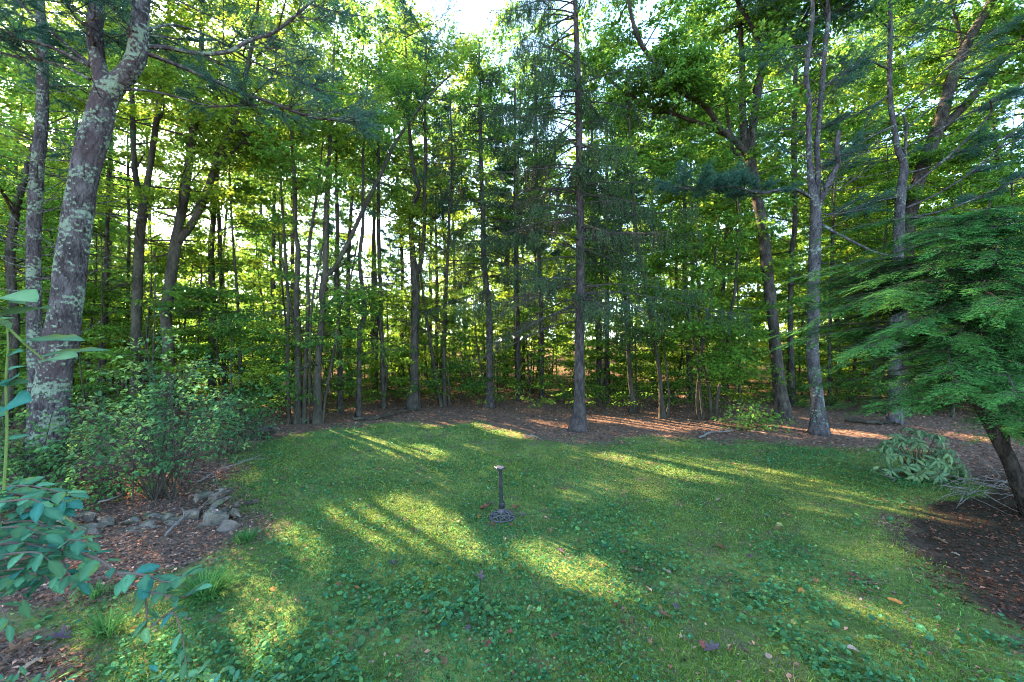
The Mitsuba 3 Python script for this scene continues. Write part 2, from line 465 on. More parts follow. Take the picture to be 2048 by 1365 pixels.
# ------------------------------------------------------------------ foliage builders
def sprays(mb, rng, O, D, N, L, Wd, n, leaf, base, droop=0.15, var=0.25, hue=0.12, flat=0.35):
    """flat sprays of n leaves each: foot O, pointing along D, lying in the plane that faces N"""
    k = len(O)
    D = nrm(D)
    S = nrm(np.cross(D, N))
    U = np.cross(S, D)
    L, Wd = np.broadcast_to(L, (k,))[:, None, None], np.broadcast_to(Wd, (k,))[:, None, None]
    t = rng.uniform(0.08, 1.0, (k, n, 1))
    s = rng.uniform(-1, 1, (k, n, 1)) * (0.35 + 0.65 * np.sin(np.pi * np.clip(t, 0, 0.95)))
    P = O[:, None] + D[:, None] * t * L + S[:, None] * s * Wd * 0.5 + U[:, None] * (rng.normal(0, 0.06, (k, n, 1)) * L - droop * t**2 * L)
    d = D[:, None] * 0.7 + S[:, None] * np.sign(s) * 0.8 + rng.normal(0, 0.3, (k, n, 3)) + np.array([0, 0, -0.25])
    nn = U[:, None] + rng.normal(0, flat, (k, n, 3))
    m = k * n
    ln = np.broadcast_to(leaf, (m,)) * rng.uniform(0.7, 1.3, m)
    leaves(mb, P.reshape(-1, 3), d.reshape(-1, 3), nn.reshape(-1, 3), ln, ln * 0.58, tint(rng, m, base, var, hue))


def branches_from(rng, P, R, k, t0, t1, length, up=(-0.1, 0.6), azr=None):
    """k side branches along a limb: (starts, directions, lengths, radii)"""
    t = rng.uniform(t0, t1, k)
    i = t * (len(P) - 1)
    a = np.floor(i).astype(int).clip(0, len(P) - 2)
    w = (i - a)[:, None]
    S = P[a] * (1 - w) + P[a + 1] * w
    az = rng.uniform(0, 2 * np.pi, k) if azr is None else rng.uniform(azr[0], azr[1], k)
    el = rng.uniform(up[0], up[1], k)
    D = np.stack([np.cos(az) * np.cos(el), np.sin(az) * np.cos(el), np.sin(el)], -1)
    return S, D, length * rng.uniform(0.55, 1.15, k), R[a]


def broadleaf(rng, wood, crown, limbs, nb, t0, t1, length, leaf, base, per=9, nl=26, up=(-0.1, 0.6), droop=0.15, spread=0.35, var=0.25, hue=0.12, sl=0.7):
    """side branches, their twigs and leaf sprays for a list of limbs (P, R)"""
    for P, R in limbs:
        S, D, L, r = branches_from(rng, P, R, nb, t0, t1, length, up)
        for j in range(nb):
            q = np.linspace(0, 1, 5)[:, None]
            bend = rng.normal(0, 0.12, 3) * L[j]
            path = S[j] + D[j] * q * L[j] + bend * q * (1 - q) * 2 + np.array([0, 0, -1]) * q**2 * L[j] * 0.12
            rr = np.linspace(min(r[j] * 0.4, 0.012 * L[j] + 0.004), 0.004, 5)
            wood.add(*tube(path, rr, 4))
            m = max(2, int(per * L[j] / length))
            tt = rng.uniform(0.25, 1.0, m)
            O = S[j] + D[j] * tt[:, None] * L[j] + bend * (tt * (1 - tt) * 2)[:, None] + np.array([0, 0, -0.12]) * (tt**2 * L[j])[:, None]
            side = nrm(np.cross(D[j], [0, 0, 1.0]))
            d = nrm(D[j] * 0.7 + side * rng.uniform(-1, 1, (m, 1)) + rng.normal(0, spread * 0.5, (m, 3)))
            ln = rng.uniform(0.7, 1.2, m) * sl
            N = nrm(np.array([0, 0, 1.0]) + rng.normal(0, spread, (m, 3)))
            sprays(crown, rng, O, d, N, ln, ln * 0.75, nl, leaf, base, droop, var, hue)
            twigs3(wood, O, O + d * ln[:, None] * 0.9, 0.005, 0.002)


GREEN, YELLOW_GREEN, DEEP, BLUE_GREEN, SPRUCE_GREEN = (0.145, 0.275, 0.04), (0.24, 0.34, 0.04), (0.09, 0.20, 0.04), (0.055, 0.13, 0.085), (0.055, 0.1, 0.042)


def conifer_tufts(mb, rng, P, D, k, L, wd, base, spread=0.8):
    """bursts of k needles at each twig tip"""
    n = len(P)
    d = D[:, None] + rng.normal(0, spread, (n, k, 3))
    o = P[:, None] - D[:, None] * rng.uniform(0, 0.12, (n, k, 1))
    m = n * k
    needles(mb, o.reshape(-1, 3), d.reshape(-1, 3), rng.uniform(0.7, 1.2, m) * L, wd, tint(rng, m, base, 0.25, 0.1), rng)


def pine_spray(rng, wood, tufts, O, D, L, n, tuft_len=0.11, tuft_k=16, base=BLUE_GREEN, wd=0.006, flat=0.35):
    """a pine bough from O along D: side twigs that end in tufts of needles"""
    q = np.linspace(0, 1, 6)[:, None]
    path = O + D * q * L + np.array([0, 0, 1.0]) * (q**2) * L * 0.10
    wood.add(*tube(path, np.linspace(0.008 + 0.006 * L, 0.004, 6), 4))
    t = rng.uniform(0.3, 1.0, n)[:, None]
    side = nrm(np.cross(D, [0, 0, 1.0]))
    A = O + D * t * L + np.array([0, 0, 1.0]) * t**2 * L * 0.10
    s = rng.uniform(-1, 1, (n, 1))
    d = nrm(D * 0.75 + side * s + rng.normal(0, flat, (n, 3)) * [1, 1, 0.7])
    B = A + d * rng.uniform(0.15, 0.45, (n, 1)) * (0.4 + 0.6 * L)
    twigs3(wood, A, B, 0.004, 0.002)
    m = 3
    PP = np.vstack([A + (B - A) * f for f in np.linspace(0.5, 1.0, m)])
    conifer_tufts(tufts, rng, PP, np.tile(d, (m, 1)), tuft_k, tuft_len, wd, base)


# ------------------------------------------------------------------ trees that can be told apart
def limb_path(pts, d, drift=0.0, seed=0, z0=None, step=0.12):
    """surveyed points (px, py, width in px) at distance d -> path and radii in metres; drift: metres the limb runs away from the camera"""
    n = len(pts)
    P, R = [], []
    for i, (px, py, w) in enumerate(pts):
        dd = d + drift * i / max(n - 1, 1)
        P.append(W(px, py, dd))
        R.append(max(w * 0.5 * dd / F * math.cos(math.atan((px - 1024) / F)), 0.004))   # a wide lens widens what stands off its axis
    P = np.array(P)
    if z0 is not None:
        P[0, 2] = z0
    return resample(P, R, step)


def dist(py):
    return EYE * F / (py - 682.0)


class Tree:
    def __init__(self, name, label, category, bark_key, trunk, base_py, group=None, top=None, flare=0.5, sides=14, rough=0.10, seed=0, lean=0.0):
        self.key = thing(name, label, category, group)
        self.d, self.bark, self.seed, self.rough = dist(base_py), bark_key, seed, rough
        x0 = W(trunk[0][0], base_py, self.d)
        P, R = limb_path([(trunk[0][0], base_py, trunk[0][2])] + list(trunk[1:]), self.d, lean, z0=float(gz(x0[0], x0[1])) - 0.06)
        if top:
            P, R = self.extend(P, R, top)
        self.limbs = [(P, R)]
        add(self.key + '__trunk', mikit.ply(tube(P, R, sides, rough, seed, flare), bark_key, smooth=True))
        self.wood, self.leaf = MB(), MB()

    def extend(self, P, R, top):
        """grow on above the picture to the height top"""
        e = nrm(P[-1] - P[-4] + np.array([0, 0, 0.2]))
        h = max(top - P[-1, 2], 0.5)
        q = np.linspace(0.06, 1, 12)[:, None]
        return np.vstack([P, P[-1] + q * h * (e * (1 - q * 0.5) + np.array([0, 0, 1]) * q * 0.5)]), np.concatenate([R, R[-1] * (1 - 0.8 * q[:, 0])])

    def limb(self, pts, drift=0.0, sides=9, top=None, part='limb', rough=None):
        P, R = limb_path(pts, self.d + 0.0, drift)
        if top:
            P, R = self.extend(P, R, top)
        add(f'{self.key}__{part}', mikit.ply(tube(P, R, sides, self.rough if rough is None else rough, self.seed + len(self.limbs)), self.bark, smooth=True))
        self.limbs.append((P, R))
        return P, R

    def done(self, leaf_bsdf='leaf_tissue', wood_colour=(0.11, 0.095, 0.08)):
        if self.wood.n:
            self.wood.c = []
            add(self.key + '__branchwork', self.wood.ply(self.bark), kind='stuff')
        if self.leaf.n:
            add(self.key + '__crown', self.leaf.ply(leaf_bsdf))


def pine_sprays_on(t, limb, n, t0, t1, length, seed, per=14, upd=0.15, azr=None, **k):
    r = np.random.default_rng(seed)
    S, D, L, _ = branches_from(r, *limb, n, t0, t1, length, (-0.25 + upd, 0.35 + upd), azr)
    for j in range(n):
        pine_spray(r, t.wood, t.leaf, S[j], D[j], L[j], per, **k)


CARVE = True
# --- big lichened pine at the left
t = Tree('pine_tree', 'big lichened pine with curved trunk forking high up, nearest tree at left', 'tree', 'lichened_pine_bark',
         [(85, 985, 92), (97, 850, 84), (107, 760, 80), (130, 620, 73), (150, 470, 68), (171, 342, 66), (198, 240, 62), (212, 190, 60), (232, 168, 50), (253, 148, 46), (272, 116, 45), (277, 80, 43), (280, 30, 38), (286, -40, 36)],
         985, top=11.0, sides=28, seed=1, flare=0.35, rough=0.12)
t.limb([(206, 195, 44), (203, 150, 38), (195, 120, 36), (190, 70, 36), (192, 25, 36), (196, -60, 32)], 0.15, sides=16, top=10)
b1 = t.limb([(272, 98, 13), (300, 93, 12), (328, 94, 11), (375, 104, 10), (410, 108, 9.5), (458, 103, 9), (496, 82, 8), (547, 65, 7), (588, 34, 6), (619, 7, 5), (650, -20, 4)], 1.0)
b2 = t.limb([(280, 102, 12), (342, 125, 10), (427, 161, 9), (486, 186, 8), (547, 207, 7), (633, 236, 5), (720, 242, 3.5)], 1.6)
b3 = t.limb([(180, 132, 12), (123, 103, 11), (68, 84, 9), (0, 72, 8), (-80, 50, 5)], -0.3)
b4 = t.limb([(182, 128, 11), (150, 104, 10), (113, 72, 9), (68, 34, 8), (30, -5, 6)], 0.3)
b5 = t.limb([(191, 92, 9), (181, 62, 8), (150, 34, 7), (125, -5, 5)], -0.5)
b6 = t.limb([(245, 178, 9), (300, 182, 6), (370, 198, 5), (420, 212, 4), (520, 210, 3)], 1.0)
b7 = t.limb([(180, 158, 8), (120, 130, 6), (60, 118, 5), (0, 104, 4)], 0.5)
b8 = t.limb([(290, 60, 8), (350, 50, 6), (430, 78, 5), (520, 130, 4), (640, 180, 3)], 2.0)
for q, b in enumerate((b1, b2, b8)):
    pine_sprays_on(t, b, 24, 0.40, 1.0, 1.0, 100 + q, per=11, azr=(-1.2, 2.2), tuft_k=11, base=(0.075, 0.165, 0.12), wd=0.005)
pine_sprays_on(t, b6, 8, 0.6, 1.0, 0.8, 104, per=10)
for q, b in enumerate((b3, b4, b5, b7)):
    pine_sprays_on(t, b, 9, 0.5, 1.0, 0.8, 110 + q, per=12)
r = np.random.default_rng(7)
for limb in t.limbs[:2]:   # bare dead twigs and the boughs above the picture
    S, D, L, _ = branches_from(r, *limb, 26, 0.25, 0.75, 0.9, (-0.2, 0.5))
    for j in range(len(S)):
        t.wood.add(*tube(S[j] + D[j] * np.linspace(0, 1, 4)[:, None] * L[j] + np.array([0, 0, 0.15]) * np.array([0, .1, .4, 1])[:, None], np.linspace(0.012, 0.003, 4), 4))
    pine_sprays_on(t, limb, 34, 0.74, 1.0, 1.9, 120, per=22)
t.done('needle_tissue')

# --- thinner pine behind it
t = Tree('pine_tree', 'straight slender lichened pine just behind the big curved one', 'tree', 'lichened_pine_bark',
         [(70, 905, 36), (71, 775, 35), (68, 600, 34), (68, 467, 33), (74, 342, 32), (84, 239, 28), (85, 103, 25), (80, 0, 20)], 900, top=13, sides=16, seed=2)
r = np.random.default_rng(8)
S, D, L, _ = branches_from(r, *t.limbs[0], 40, 0.3, 0.8, 1.6, (0.0, 0.5))
for j in range(len(S)):
    t.wood.add(*tube(S[j] + D[j] * np.linspace(0, 1, 4)[:, None] * L[j] + np.array([0, 0, 0.25]) * np.array([0, .1, .4, 1])[:, None], np.linspace(0.016, 0.004, 4), 4))
pine_sprays_on(t, t.limbs[0], 26, 0.55, 1.0, 1.6, 130, per=16)
t.done('needle_tissue')

# --- twin-stemmed maple
t = Tree('maple_tree', 'dark twin maple splitting at half height into two upright stems', 'tree', 'smooth_bark',
         [(270, 850, 27), (271, 740, 23), (274, 600, 23), (280, 467, 22), (286, 425, 22), (284, 408, 14), (270, 342, 13), (265, 239, 12.5), (263, 150, 11), (262, 60, 9), (258, -30, 8)], 850, top=12, sides=12, seed=3)
t.limb([(284, 430, 15), (291, 393, 15), (304, 308, 13.5), (318, 205, 13), (328, 120, 11), (335, 51, 10), (345, -20, 9)], 0.3, top=12)
r = np.random.default_rng(20)
broadleaf(r, t.wood, t.leaf, t.limbs, 34, 0.32, 1.0, 2.4, 0.115, YELLOW_GREEN, per=10, nl=30)
t.done()

# --- forked maple
t = Tree('maple_tree', 'thick brown forked maple with one stem leaning right, behind the leafy shrub', 'tree', 'smooth_bark',
         [(332, 850, 32), (337, 690, 26), (332, 638, 25), (342, 552, 25), (351, 490, 25), (360, 440, 21), (369, 393, 20), (380, 308, 18), (390, 239, 16), (397, 171, 13), (403, 85, 11), (407, -10, 9)], 850, top=13, sides=12, seed=4)
t.limb([(356, 484, 18), (386, 445, 17), (410, 393, 17), (431, 335, 15), (451, 284, 13), (472, 229, 12), (489, 164, 10), (502, 100, 8), (515, 20, 6)], -0.4, top=10)
t.limb([(433, 332, 9), (452, 315, 8), (472, 297, 7), (496, 270, 6), (525, 248, 5), (560, 230, 3)], 0.5)
r = np.random.default_rng(21)
broadleaf(r, t.wood, t.leaf, t.limbs, 32, 0.3, 1.0, 2.4, 0.115, YELLOW_GREEN, per=10, nl=30)
t.done()

# --- two thin straight trees
t = Tree('beech_tree', 'straight beech left of the bright gap, the thicker of a close pair', 'tree', 'smooth_bark',
         [(424, 815, 18), (424, 740, 15), (425, 604, 15), (422, 501, 13), (430, 400, 10), (432, 284, 8), (434, 160, 6)], 822, top=11, sides=10, seed=5)
r = np.random.default_rng(22)
broadleaf(r, t.wood, t.leaf, t.limbs, 28, 0.22, 1.0, 2.2, 0.115, YELLOW_GREEN, per=10, nl=30)
t.done()
t = Tree('beech_tree', 'thin straight beech left of the bright gap, the slimmer of a close pair', 'tree', 'smooth_bark',
         [(448, 815, 11), (448, 740, 9), (444, 604, 9), (439, 484, 8), (436, 370, 6), (438, 250, 4)], 815, top=9, sides=8, seed=6)
r = np.random.default_rng(23)
broadleaf(r, t.wood, t.leaf, t.limbs, 26, 0.25, 1.0, 2.0, 0.115, GREEN, per=10, nl=30)
t.done()

# --- the clump of stems left of the middle
t = Tree('beech_clump', 'clump of beech stems rising from one foot at the left edge of the lawn', 'tree', 'smooth_bark',
         [(634, 846, 20), (636, 738, 15), (642, 659, 14), (646, 612, 13), (644, 587, 13), (651, 535, 13), (651, 467, 11), (653, 410, 10), (656, 342, 9), (660, 290, 8), (664, 200, 6), (668, 100, 4)], 846, top=10, sides=10, seed=7)
t.limb([(652, 552, 10), (670, 535, 9), (700, 477, 9), (726, 420, 8), (750, 373, 8), (774, 321, 7), (788, 290, 6), (822, 239, 5), (853, 198, 4), (900, 150, 3)], 0.8)
t.limb([(640, 622, 7), (664, 600, 6), (690, 588, 5), (730, 575, 4), (790, 566, 3)], -0.6)
for pts, dr_ in (([(595, 852, 18), (596, 738, 14), (596, 659, 13), (593, 600, 12), (596, 501, 11), (591, 467, 10), (590, 376, 9), (585, 308, 7), (580, 200, 5), (570, 80, 3)], 0.2),
                 ([(608, 852, 10), (611, 738, 8), (615, 650, 8), (617, 600, 8), (615, 570, 7), (619, 484, 7), (626, 440, 6), (640, 340, 4), (648, 250, 3)], -0.2),
                 ([(617, 852, 6), (619, 780, 5), (620, 699, 5), (624, 610, 5), (640, 520, 4), (655, 440, 3)], -0.4),
                 ([(578, 850, 10), (576, 758, 8), (575, 680, 8), (577, 620, 7), (574, 560, 7), (569, 480, 6), (563, 390, 5), (556, 280, 3)], 0.6),
                 ([(601, 852, 7), (602, 790, 6), (600, 700, 5), (588, 640, 5), (572, 560, 4), (556, 470, 3)], 0.4),
                 ([(645, 850, 7), (650, 800, 6), (668, 700, 6), (680, 620, 5), (700, 560, 4), (716, 480, 3)], 0.5)):
    t.limb(pts, dr_, part='stem')
r = np.random.default_rng(24)
broadleaf(r, t.wood, t.leaf, t.limbs[:2] + t.limbs[3:5], 9, 0.3, 1.0, 1.9, 0.11, GREEN, per=9, nl=28)
broadleaf(r, t.wood, t.leaf, t.limbs[:1] + t.limbs[3:], 6, 0.12, 0.5, 1.8, 0.105, DEEP, per=8, nl=26, up=(-0.15, 0.25))
t.done()

# --- dark trunks right of the clump
for spec in (('slim dark trunk first right of the beech clump', [(681, 823, 14), (680, 738, 11), (678, 659, 11), (673, 560, 10), (675, 450, 8), (672, 330, 6), (676, 200, 4)], 823, 30, 16),
             ('dark crooked trunk with a kink, nearest the lawn right of the beech clump', [(717, 832, 12), (718, 738, 10), (719, 670, 10), (722, 652, 10), (728, 635, 10), (727, 600, 9), (724, 570, 9), (719, 518, 8), (726, 450, 7), (726, 376, 6), (727, 290, 5), (735, 160, 3)], 832, 31, 13),
             ('straight dark trunk between the crooked trunk and the forked pine', [(767, 814, 12), (765, 699, 10), (760, 640, 10), (762, 600, 9), (760, 553, 8), (757, 450, 8), (757, 330, 6), (756, 200, 4)], 814, 32, 12),
             ('thin trunk in the bright gap just left of the straight dark one', [(752, 800, 8), (753, 700, 6), (753, 620, 6), (751, 553, 6), (748, 450, 5), (747, 340, 4)], 798, 33, 8)):
    t = Tree('woodland_tree', spec[0], 'tree', 'oak_bark', spec[1], spec[2], top=10, sides=9, seed=spec[3])
    r = np.random.default_rng(spec[3])
    broadleaf(r, t.wood, t.leaf, t.limbs, spec[4], 0.15, 0.42, 1.5, 0.085, GREEN, per=7, nl=24, up=(-0.1, 0.3))
    broadleaf(r, t.wood, t.leaf, t.limbs, spec[4], 0.62, 1.0, 1.9, 0.115, YELLOW_GREEN, per=10, nl=30)
    t.done()

# --- forked pine with dead side branches, right of the bright gap
t = Tree('pine_tree', 'dark forked pine with bare horizontal side branches, right of the bright gap', 'tree', 'oak_bark',
         [(827, 817, 25), (829, 760, 17.5), (829, 690, 17), (831, 587, 17), (829, 545, 17), (825, 501, 12), (822, 445, 11), (829, 404, 10), (838, 380, 9), (828, 342, 8), (820, 274, 7), (815, 200, 6), (812, 100, 4)], 817, top=13, sides=12, seed=40)
t.limb([(832, 550, 12), (843, 518, 9), (848, 462, 8), (849, 376, 7), (851, 308, 7), (850, 200, 5), (852, 100, 4)], 0.2, top=13)
r = np.random.default_rng(41)
S, D, L, _ = branches_from(r, *t.limbs[0], 46, 0.12, 0.7, 1.7, (-0.15, 0.25))
for j in range(len(S)):
    t.wood.add(*tube(S[j] + D[j] * np.linspace(0, 1, 4)[:, None] * L[j] + np.array([0, 0, 0.15]) * np.array([0, -.3, .2, 1])[:, None], np.linspace(0.014, 0.004, 4), 4))
for q in (0, 1):
    pine_sprays_on(t, t.limbs[q], 30, 0.45, 1.0, 1.8, 140 + q, per=16, tuft_k=12, wd=0.011, tuft_len=0.13)
t.done('needle_tissue')

# --- a pair of thin leaning stems
t = Tree('beech_tree', 'thin leaning stem beside a thin upright one, behind the middle of the lawn', 'tree', 'smooth_bark',
         [(884, 813, 8), (876, 780, 7), (870, 741, 6.5), (856, 655, 6), (848, 600, 5), (841, 540, 4), (838, 450, 3)], 813, sides=8, seed=42)
r = np.random.default_rng(42)
broadleaf(r, t.wood, t.leaf, t.limbs, 18, 0.25, 1.0, 1.4, 0.085, YELLOW_GREEN, per=7, nl=24)
t.done()
t = Tree('beech_tree', 'thin upright stem beside the leaning one, behind the middle of the lawn', 'tree', 'smooth_bark',
         [(890, 813, 10), (888, 741, 7.5), (890, 660, 7), (892, 587, 7), (896, 501, 6), (899, 420, 5), (904, 320, 4), (900, 200, 3)], 813, top=9, sides=8, seed=43)
r = np.random.default_rng(43)
broadleaf(r, t.wood, t.leaf, t.limbs, 36, 0.2, 1.0, 1.9, 0.115, YELLOW_GREEN, per=10, nl=30)
t.done()


# --- spruces with hanging branchlets
def spruce(t, n, z0, z1, reach, seed, dead=10, k=26, sides_az=None):
    r = np.random.default_rng(seed)
    P, R = t.limbs[0]
    z = z0 + (z1 - z0) * np.sort(r.random(n)) ** 0.9
    for j in range(n):
        i = int(np.argmin(np.abs(P[:, 2] - z[j])))
        az = r.uniform(0, 2 * np.pi) if sides_az is None or r.random() > 0.5 else r.uniform(*sides_az)
        o = np.array([np.cos(az), np.sin(az), 0])
        L = reach * r.uniform(0.55, 1.1) * (1 - 0.45 * max(0, (z[j] - z0) / (z1 - z0)) ** 1.5)
        q = np.linspace(0, 1, 9)[:, None]
        up = r.uniform(-0.1, 0.35)
        path = P[i] + o * q * L + np.array([0, 0, 1.0]) * L * (up * q - 0.75 * q**2 + 0.42 * q**3) + r.normal(0, 0.04, 3) * q * L
        t.wood.add(*tube(path, np.linspace(0.022, 0.005, 9), 5))
        if j < dead:      # lowest ones are bare, with fine dead twigs
            m = 26
            w = r.uniform(0.2, 1, m) * 8
            a = w.astype(int).clip(0, 7)
            A = path[a] + (path[a + 1] - path[a]) * (w - a)[:, None]
            B = A + (o * 0.5 + r.normal(0, 0.7, (m, 3))) * r.uniform(0.1, 0.4, (m, 1)) + [0, 0, -0.1]
            twigs3(t.wood, A, B, 0.005, 0.002)
            if r.random() < 0.4:
                continue
        m = int(k * L / reach)
        w = r.uniform(0.22, 1, m) ** 0.8 * 8
        a = w.astype(int).clip(0, 7)
        side = np.cross(o, [0, 0, 1.0])
        A = path[a] + (path[a + 1] - path[a]) * (w - a)[:, None] + side * r.normal(0, 0.16, (m, 1)) * L * 0.5
        H = r.uniform(0.15, 0.5, m)
        sway = r.normal(0, 0.13, (m, 3)) * [1, 1, 0] + o * 0.1
        B = A + np.stack([0 * H, 0 * H, -H], -1) + sway * H[:, None]
        twigs3(t.wood, A, B, 0.004, 0.002)
        c = 16
        u = np.linspace(0.0, 1.0, c)[None, :, None]
        PP = (A[:, None] * (1 - u) + B[:, None] * u).reshape(-1, 3)
        DD = r.normal(0, 0.55, (m * c, 3)) + [0, 0, -0.8]
        leaves(t.leaf, PP + r.normal(0, 0.012, PP.shape), DD, r.normal(size=(m * c, 3)), r.uniform(0.05, 0.1, m * c), 0.02, tint(r, m * c, SPRUCE_GREEN, 0.3, 0.12), fold=0.0)


t = Tree('spruce_tree', 'tall spruce with hanging branchlets and flared foot, nearest the far lawn edge', 'tree', 'spruce_bark',
         [(1157, 862, 30), (1158, 838, 27), (1159, 809, 22), (1159, 690, 19.5), (1161, 587, 18.5), (1161, 484, 17.5), (1161, 445, 17), (1159, 342, 15), (1157, 205, 13), (1154, 103, 11), (1150, 0, 9.5)], 864, top=14.5, sides=20, seed=50, flare=0.55, rough=0.14)
spruce(t, 96, 2.6, 13.5, 3.0, 51, dead=16, k=52, sides_az=(2.2, 4.0))
spruce(t, 34, 3.0, 10.0, 1.0, 55, dead=5, k=30, sides_az=(-2.6, -0.6))
spruce(t, 22, 3.4, 6.6, 3.5, 52, dead=0, k=64, sides_az=(-0.9, 0.9))
t.done('needle_tissue')
t = Tree('spruce_tree', 'slim spruce with bare dark lower trunk, left of the tall one', 'tree', 'spruce_bark',
         [(980, 818, 20), (980, 770, 14), (979, 690, 13.5), (978, 621, 12), (971, 553, 11), (966, 484, 10), (966, 427, 9), (962, 325, 8), (960, 200, 6), (958, 100, 4)], 817, top=12, sides=12, seed=53)
spruce(t, 78, 3.8, 12, 2.4, 54, dead=8, k=42)
t.done('needle_tissue')

# --- pale-barked saplings at the right of the spruce
t = Tree('beech_tree', 'pale stem leaning left with a spread foot, right of the tall spruce', 'tree', 'smooth_bark',
         [(1326, 838, 15), (1322, 790, 9.5), (1320, 758, 8.5), (1311, 690, 8), (1304, 655, 8), (1291, 570, 7.5), (1280, 518, 7), (1270, 440, 6), (1262, 330, 5), (1258, 200, 3)], 838, top=9, sides=10, seed=60, flare=0.7)
t.limb([(1333, 836, 7), (1338, 800, 5), (1334, 750, 4), (1328, 690, 3), (1330, 640, 2)], 0.3, part='stem')
r = np.random.default_rng(60)
broadleaf(r, t.wood, t.leaf, t.limbs[:1], 30, 0.2, 1.0, 1.9, 0.115, GREEN, per=10, nl=30)
t.done()
t = Tree('beech_tree', 'stout stem just left of the leaning pale stem with spread foot', 'tree', 'smooth_bark',
         [(1267, 828, 16), (1266, 800, 13), (1260, 758, 9), (1256, 690, 8), (1250, 580, 7), (1240, 480, 6), (1236, 340, 4)], 826, top=9, sides=10, seed=61)
r = np.random.default_rng(61)
broadleaf(r, t.wood, t.leaf, t.limbs, 30, 0.2, 1.0, 1.9, 0.115, GREEN, per=10, nl=30)
t.done()
t = Tree('beech_clump', 'loose clump of slender pale stems with sunlit feet, left of the thick oak', 'tree', 'smooth_bark',
         [(1430, 838, 8), (1435, 795, 7), (1444, 750, 7), (1451, 713, 7), (1461, 631, 7), (1469, 587, 6.5), (1474, 518, 6), (1481, 450, 5), (1476, 400, 4), (1470, 320, 3)], 840, sides=8, seed=62)
for pts, dr_ in (([(1397, 842, 7), (1394, 792, 6), (1400, 730, 6), (1404, 680, 6), (1399, 631, 5), (1396, 560, 4), (1388, 480, 3)], 0.3),
                 ([(1407, 842, 6), (1402, 800, 5), (1396, 740, 5), (1380, 650, 4), (1362, 580, 3)], 0.2),
                 ([(1421, 840, 9), (1421, 800, 7), (1412, 750, 6), (1404, 700, 6), (1420, 620, 5), (1430, 520, 4), (1436, 430, 3)], 0.6)):
    t.limb(pts, dr_, part='stem')
r = np.random.default_rng(62)
broadleaf(r, t.wood, t.leaf, t.limbs, 15, 0.2, 1.0, 1.7, 0.115, GREEN, per=10, nl=30)
t.done()

# --- the oak with spreading limbs
t = Tree('oak_tree', 'thick brown oak with crooked limbs reaching left, right of the clearing', 'tree', 'oak_bark',
         [(1567, 838, 36), (1562, 800, 28), (1557, 758, 25), (1553, 706, 23), (1545, 631, 23), (1536, 553, 24), (1529, 484, 23), (1524, 445, 23), (1516, 404, 23), (1502, 325, 22), (1500, 295, 20), (1505, 260, 17), (1512, 212, 16), (1522, 147, 15), (1531, 103, 14), (1533, 34, 12), (1533, -30, 11)], 838, top=14, sides=18, seed=70, rough=0.12)
t.limb([(1500, 312, 19), (1490, 280, 17), (1485, 222, 15), (1485, 137, 12), (1480, 51, 10), (1478, -20, 9)], 0.5, top=13)
t.limb([(1524, 140, 11), (1518, 90, 10), (1498, 41, 9), (1476, 5, 8), (1460, -40, 6)], -0.4)
t.limb([(1498, 318, 17), (1478, 289, 14), (1440, 253, 12), (1410, 212, 11), (1369, 188, 10), (1350, 174, 10), (1332, 161, 10), (1318, 133, 9), (1287, 96, 9), (1270, 58, 8), (1260, 17, 7), (1253, -20, 6)], -1.2)
t.limb([(1470, 280, 10), (1416, 253, 9), (1369, 236, 8), (1330, 222, 8), (1291, 209, 7.5), (1256, 188, 7), (1212, 154, 6), (1185, 130, 5), (1160, 105, 4)], 0.6)
t.limb([(1530, 128, 8), (1567, 92, 8), (1587, 68, 7), (1615, 24, 6), (1630, -10, 5)], -0.8)
t.limb([(1484, 320, 8), (1466, 300, 7), (1460, 260, 7), (1452, 212, 6)], -0.2, part='stub')
r = np.random.default_rng(70)
broadleaf(r, t.wood, t.leaf, t.limbs[:2], 24, 0.5, 1.0, 2.2, 0.12, GREEN, per=10, nl=32)
broadleaf(r, t.wood, t.leaf, t.limbs[2:6], 24, 0.3, 1.0, 1.5, 0.12, GREEN, per=10, nl=32)
t.done()

# --- double pine with a broken limb
t = Tree('pine_tree', 'grey double pine with two parallel upper stems and a broken limb', 'tree', 'grey_pine_bark',
         [(1639, 868, 37), (1636, 820, 30), (1632, 775, 28), (1625, 706, 27), (1627, 631, 26), (1628, 553, 26), (1630, 484, 25), (1632, 440, 24), (1630, 405, 22), (1622, 359, 15), (1618, 291, 13), (1618, 205, 12), (1612, 154, 11), (1618, 96, 10), (1625, 40, 9), (1625, -20, 8)], 868, top=13, sides=20, seed=80, flare=0.4)
t.limb([(1633, 410, 16), (1636, 342, 12.5), (1634, 291, 12), (1640, 222, 11), (1646, 154, 11), (1651, 85, 10), (1657, 34, 9), (1652, -20, 8)], 0.2, top=13, sides=12)
t.limb([(1634, 420, 15), (1642, 400, 14), (1655, 372, 13.5), (1668, 345, 13.5), (1677, 328, 12), (1674, 295, 11), (1678, 262, 10.5)], -0.4, part='broken_limb')
b = t.limb([(1624, 396, 9), (1594, 380, 8), (1560, 380, 7), (1519, 386, 6), (1461, 373, 5), (1403, 380, 4), (1348, 373, 3)], -1.6)
pine_sprays_on(t, b, 34, 0.35, 1.0, 0.55, 150, per=13, tuft_k=18)
b = t.limb([(1637, 445, 8), (1665, 462, 7), (1700, 480, 6), (1750, 504, 5), (1800, 515, 4)], -1.2)
r = np.random.default_rng(81)
for limb in t.limbs[:3]:
    S, D, L, _ = branches_from(r, *limb, 22, 0.2, 0.7, 1.3, (-0.2, 0.5))
    for j in range(len(S)):
        t.wood.add(*tube(S[j] + D[j] * np.linspace(0, 1, 4)[:, None] * L[j] + np.array([0, 0, 0.2]) * np.array([0, -.2, .2, 1])[:, None], np.linspace(0.014, 0.003, 4), 4))
